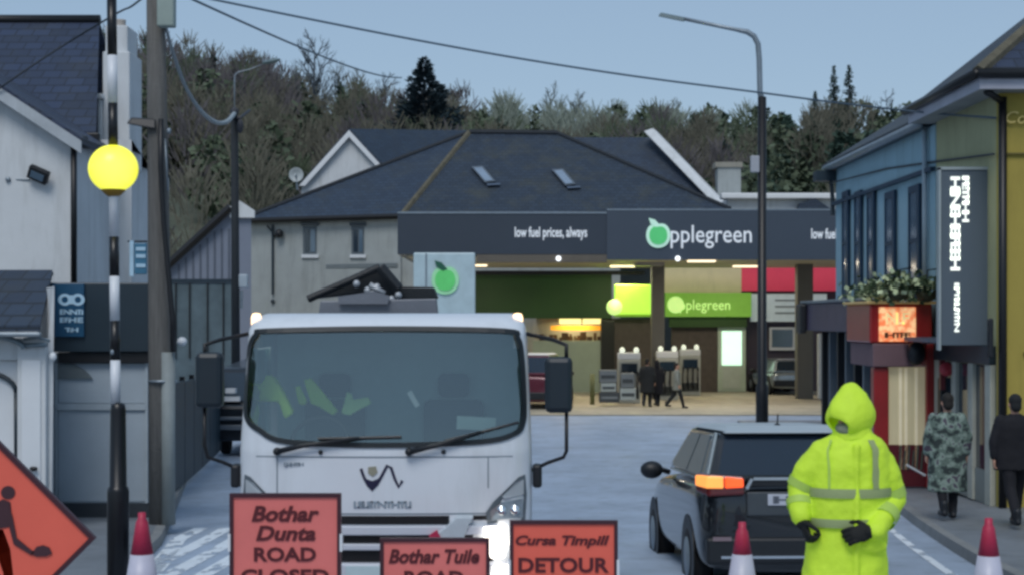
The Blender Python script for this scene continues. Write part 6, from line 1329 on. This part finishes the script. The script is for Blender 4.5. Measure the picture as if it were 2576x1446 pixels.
for (z0, z1) in ((1.098, 1.152), (.925, .975)):
    MB().ring([cring(z0, .013), cring((z0+z1)/2, .016), cring(z1, .013)], cap=False).build('reflective_band', hvt, t, local=True, smooth=True)
for xs_, bw in ((-.15, .006), (.125, .020)):
    mb = MB(); rows = []
    for z in np.linspace(1.435, 1.152, 12):
        R_ = cring(z, .016, n=200); fr = [p for p in R_ if p.y < 0]
        rows.append([min(fr, key=lambda p: abs(p.x - x_)) + Vector((0, 0, 0)) for x_ in (xs_*(1.0 if z < 1.38 else 1 - (z-1.38)*3) - bw, xs_*(1.0 if z < 1.38 else 1 - (z-1.38)*3) + bw)])
    mb.ring(rows, cap=False, closed=False).build('brace_band', hvt2 if xs_ < 0 else hvt, t, local=True, smooth=True)
for q, ks in ((-1, (.45,)), (1, (.40, .95))):
    sh, el, wr = AR[q]
    MB().tube([sh.lerp(el, .72), sh.lerp(el, .92)], [.094, .092], 18, cap=False).build('sleeve_band', hvt2, t, local=True, smooth=True)
    MB().tube([el.lerp(wr, .40), el.lerp(wr, .66)], [.083, .078], 18, cap=False).build('sleeve_band', hvt2, t, local=True, smooth=True)
# hood: open tunnel round the face
hc = V(.026, -.01, 1.575); fw = Matrix.Rotation(hy, 3, 'Z') @ Vector((0, -1, -.34)).normalized(); rt_ = Vector((0, 0, 1)).cross(fw).normalized()*-1; upv = rt_.cross(fw).normalized()
if upv.z < 0: upv = -upv
rings = []
for tt, ra, ru, rdn, lift in ((.135, .068, .040, .070, .0), (.14, .080, .056, .082, .0), (.115, .096, .092, .098, .002), (.05, .112, .130, .118, .006), (-.01, .112, .152, .14, .014), (-.06, .098, .146, .15, .022), (-.10, .070, .112, .13, .02), (-.125, .03, .055, .08, .01)):
    r_ = []
    for a in np.linspace(0, 2*PI, 28, endpoint=False):
        ca, sa = math.cos(a), math.sin(a); u = (ru*abs(sa)**.9*(1 + .10*sa) if sa > 0 else -rdn*abs(sa)**.9)
        r_.append(hc + fw*(tt + (.02*sa if tt > .09 else 0)) + rt_*(ra*ca*(1 - .42*max(0, sa)**2) + .018*max(0, sa)) + upv*(u + lift))
    rings.append(r_)
hm = MB(); hm.ring(rings, cap=False)
hd2 = hm.build('hood', hv2, t, local=True, smooth=True)
so = hd2.modifiers.new('thick', 'SOLIDIFY'); so.thickness = .012; so.offset = 1
sb = hd2.modifiers.new('sub', 'SUBSURF'); sb.levels = 1; sb.render_levels = 2
q_ = bpy.data.textures.new('hoodfold', 'CLOUDS'); q_.noise_scale = .08; dm_ = hd2.modifiers.new('disp', 'DISPLACE'); dm_.texture = q_; dm_.strength = .015
MB().tube([V(.02, .0, 1.44), V(.018, -.005, 1.50), V(.015, -.008, 1.53)], [.13, .112, .10], 24).build('collar', hv2, t, local=True, mods=remesh(.011, .015, .08))
fd = Matrix.Rotation(hy, 3, 'Z'); fo = lambda v: V(.012, -.03, 1.56) + fd @ Vector(v)
MB().ell(fo((0, -.035, -.062)), (.073, .078, .048), 18, 10, fd).build('face_mask', M('grey face mask', '8a8d7c', .8, bump=.1), t, local=True, smooth=True)
for q in (-1, 1): MB().ell(fo((.032*q, -.087, .012)), (.014, .008, .008), 10, 6, fd).build('eye', M('dark eye', '16110e', .2, bump=0), t, local=True, smooth=True)
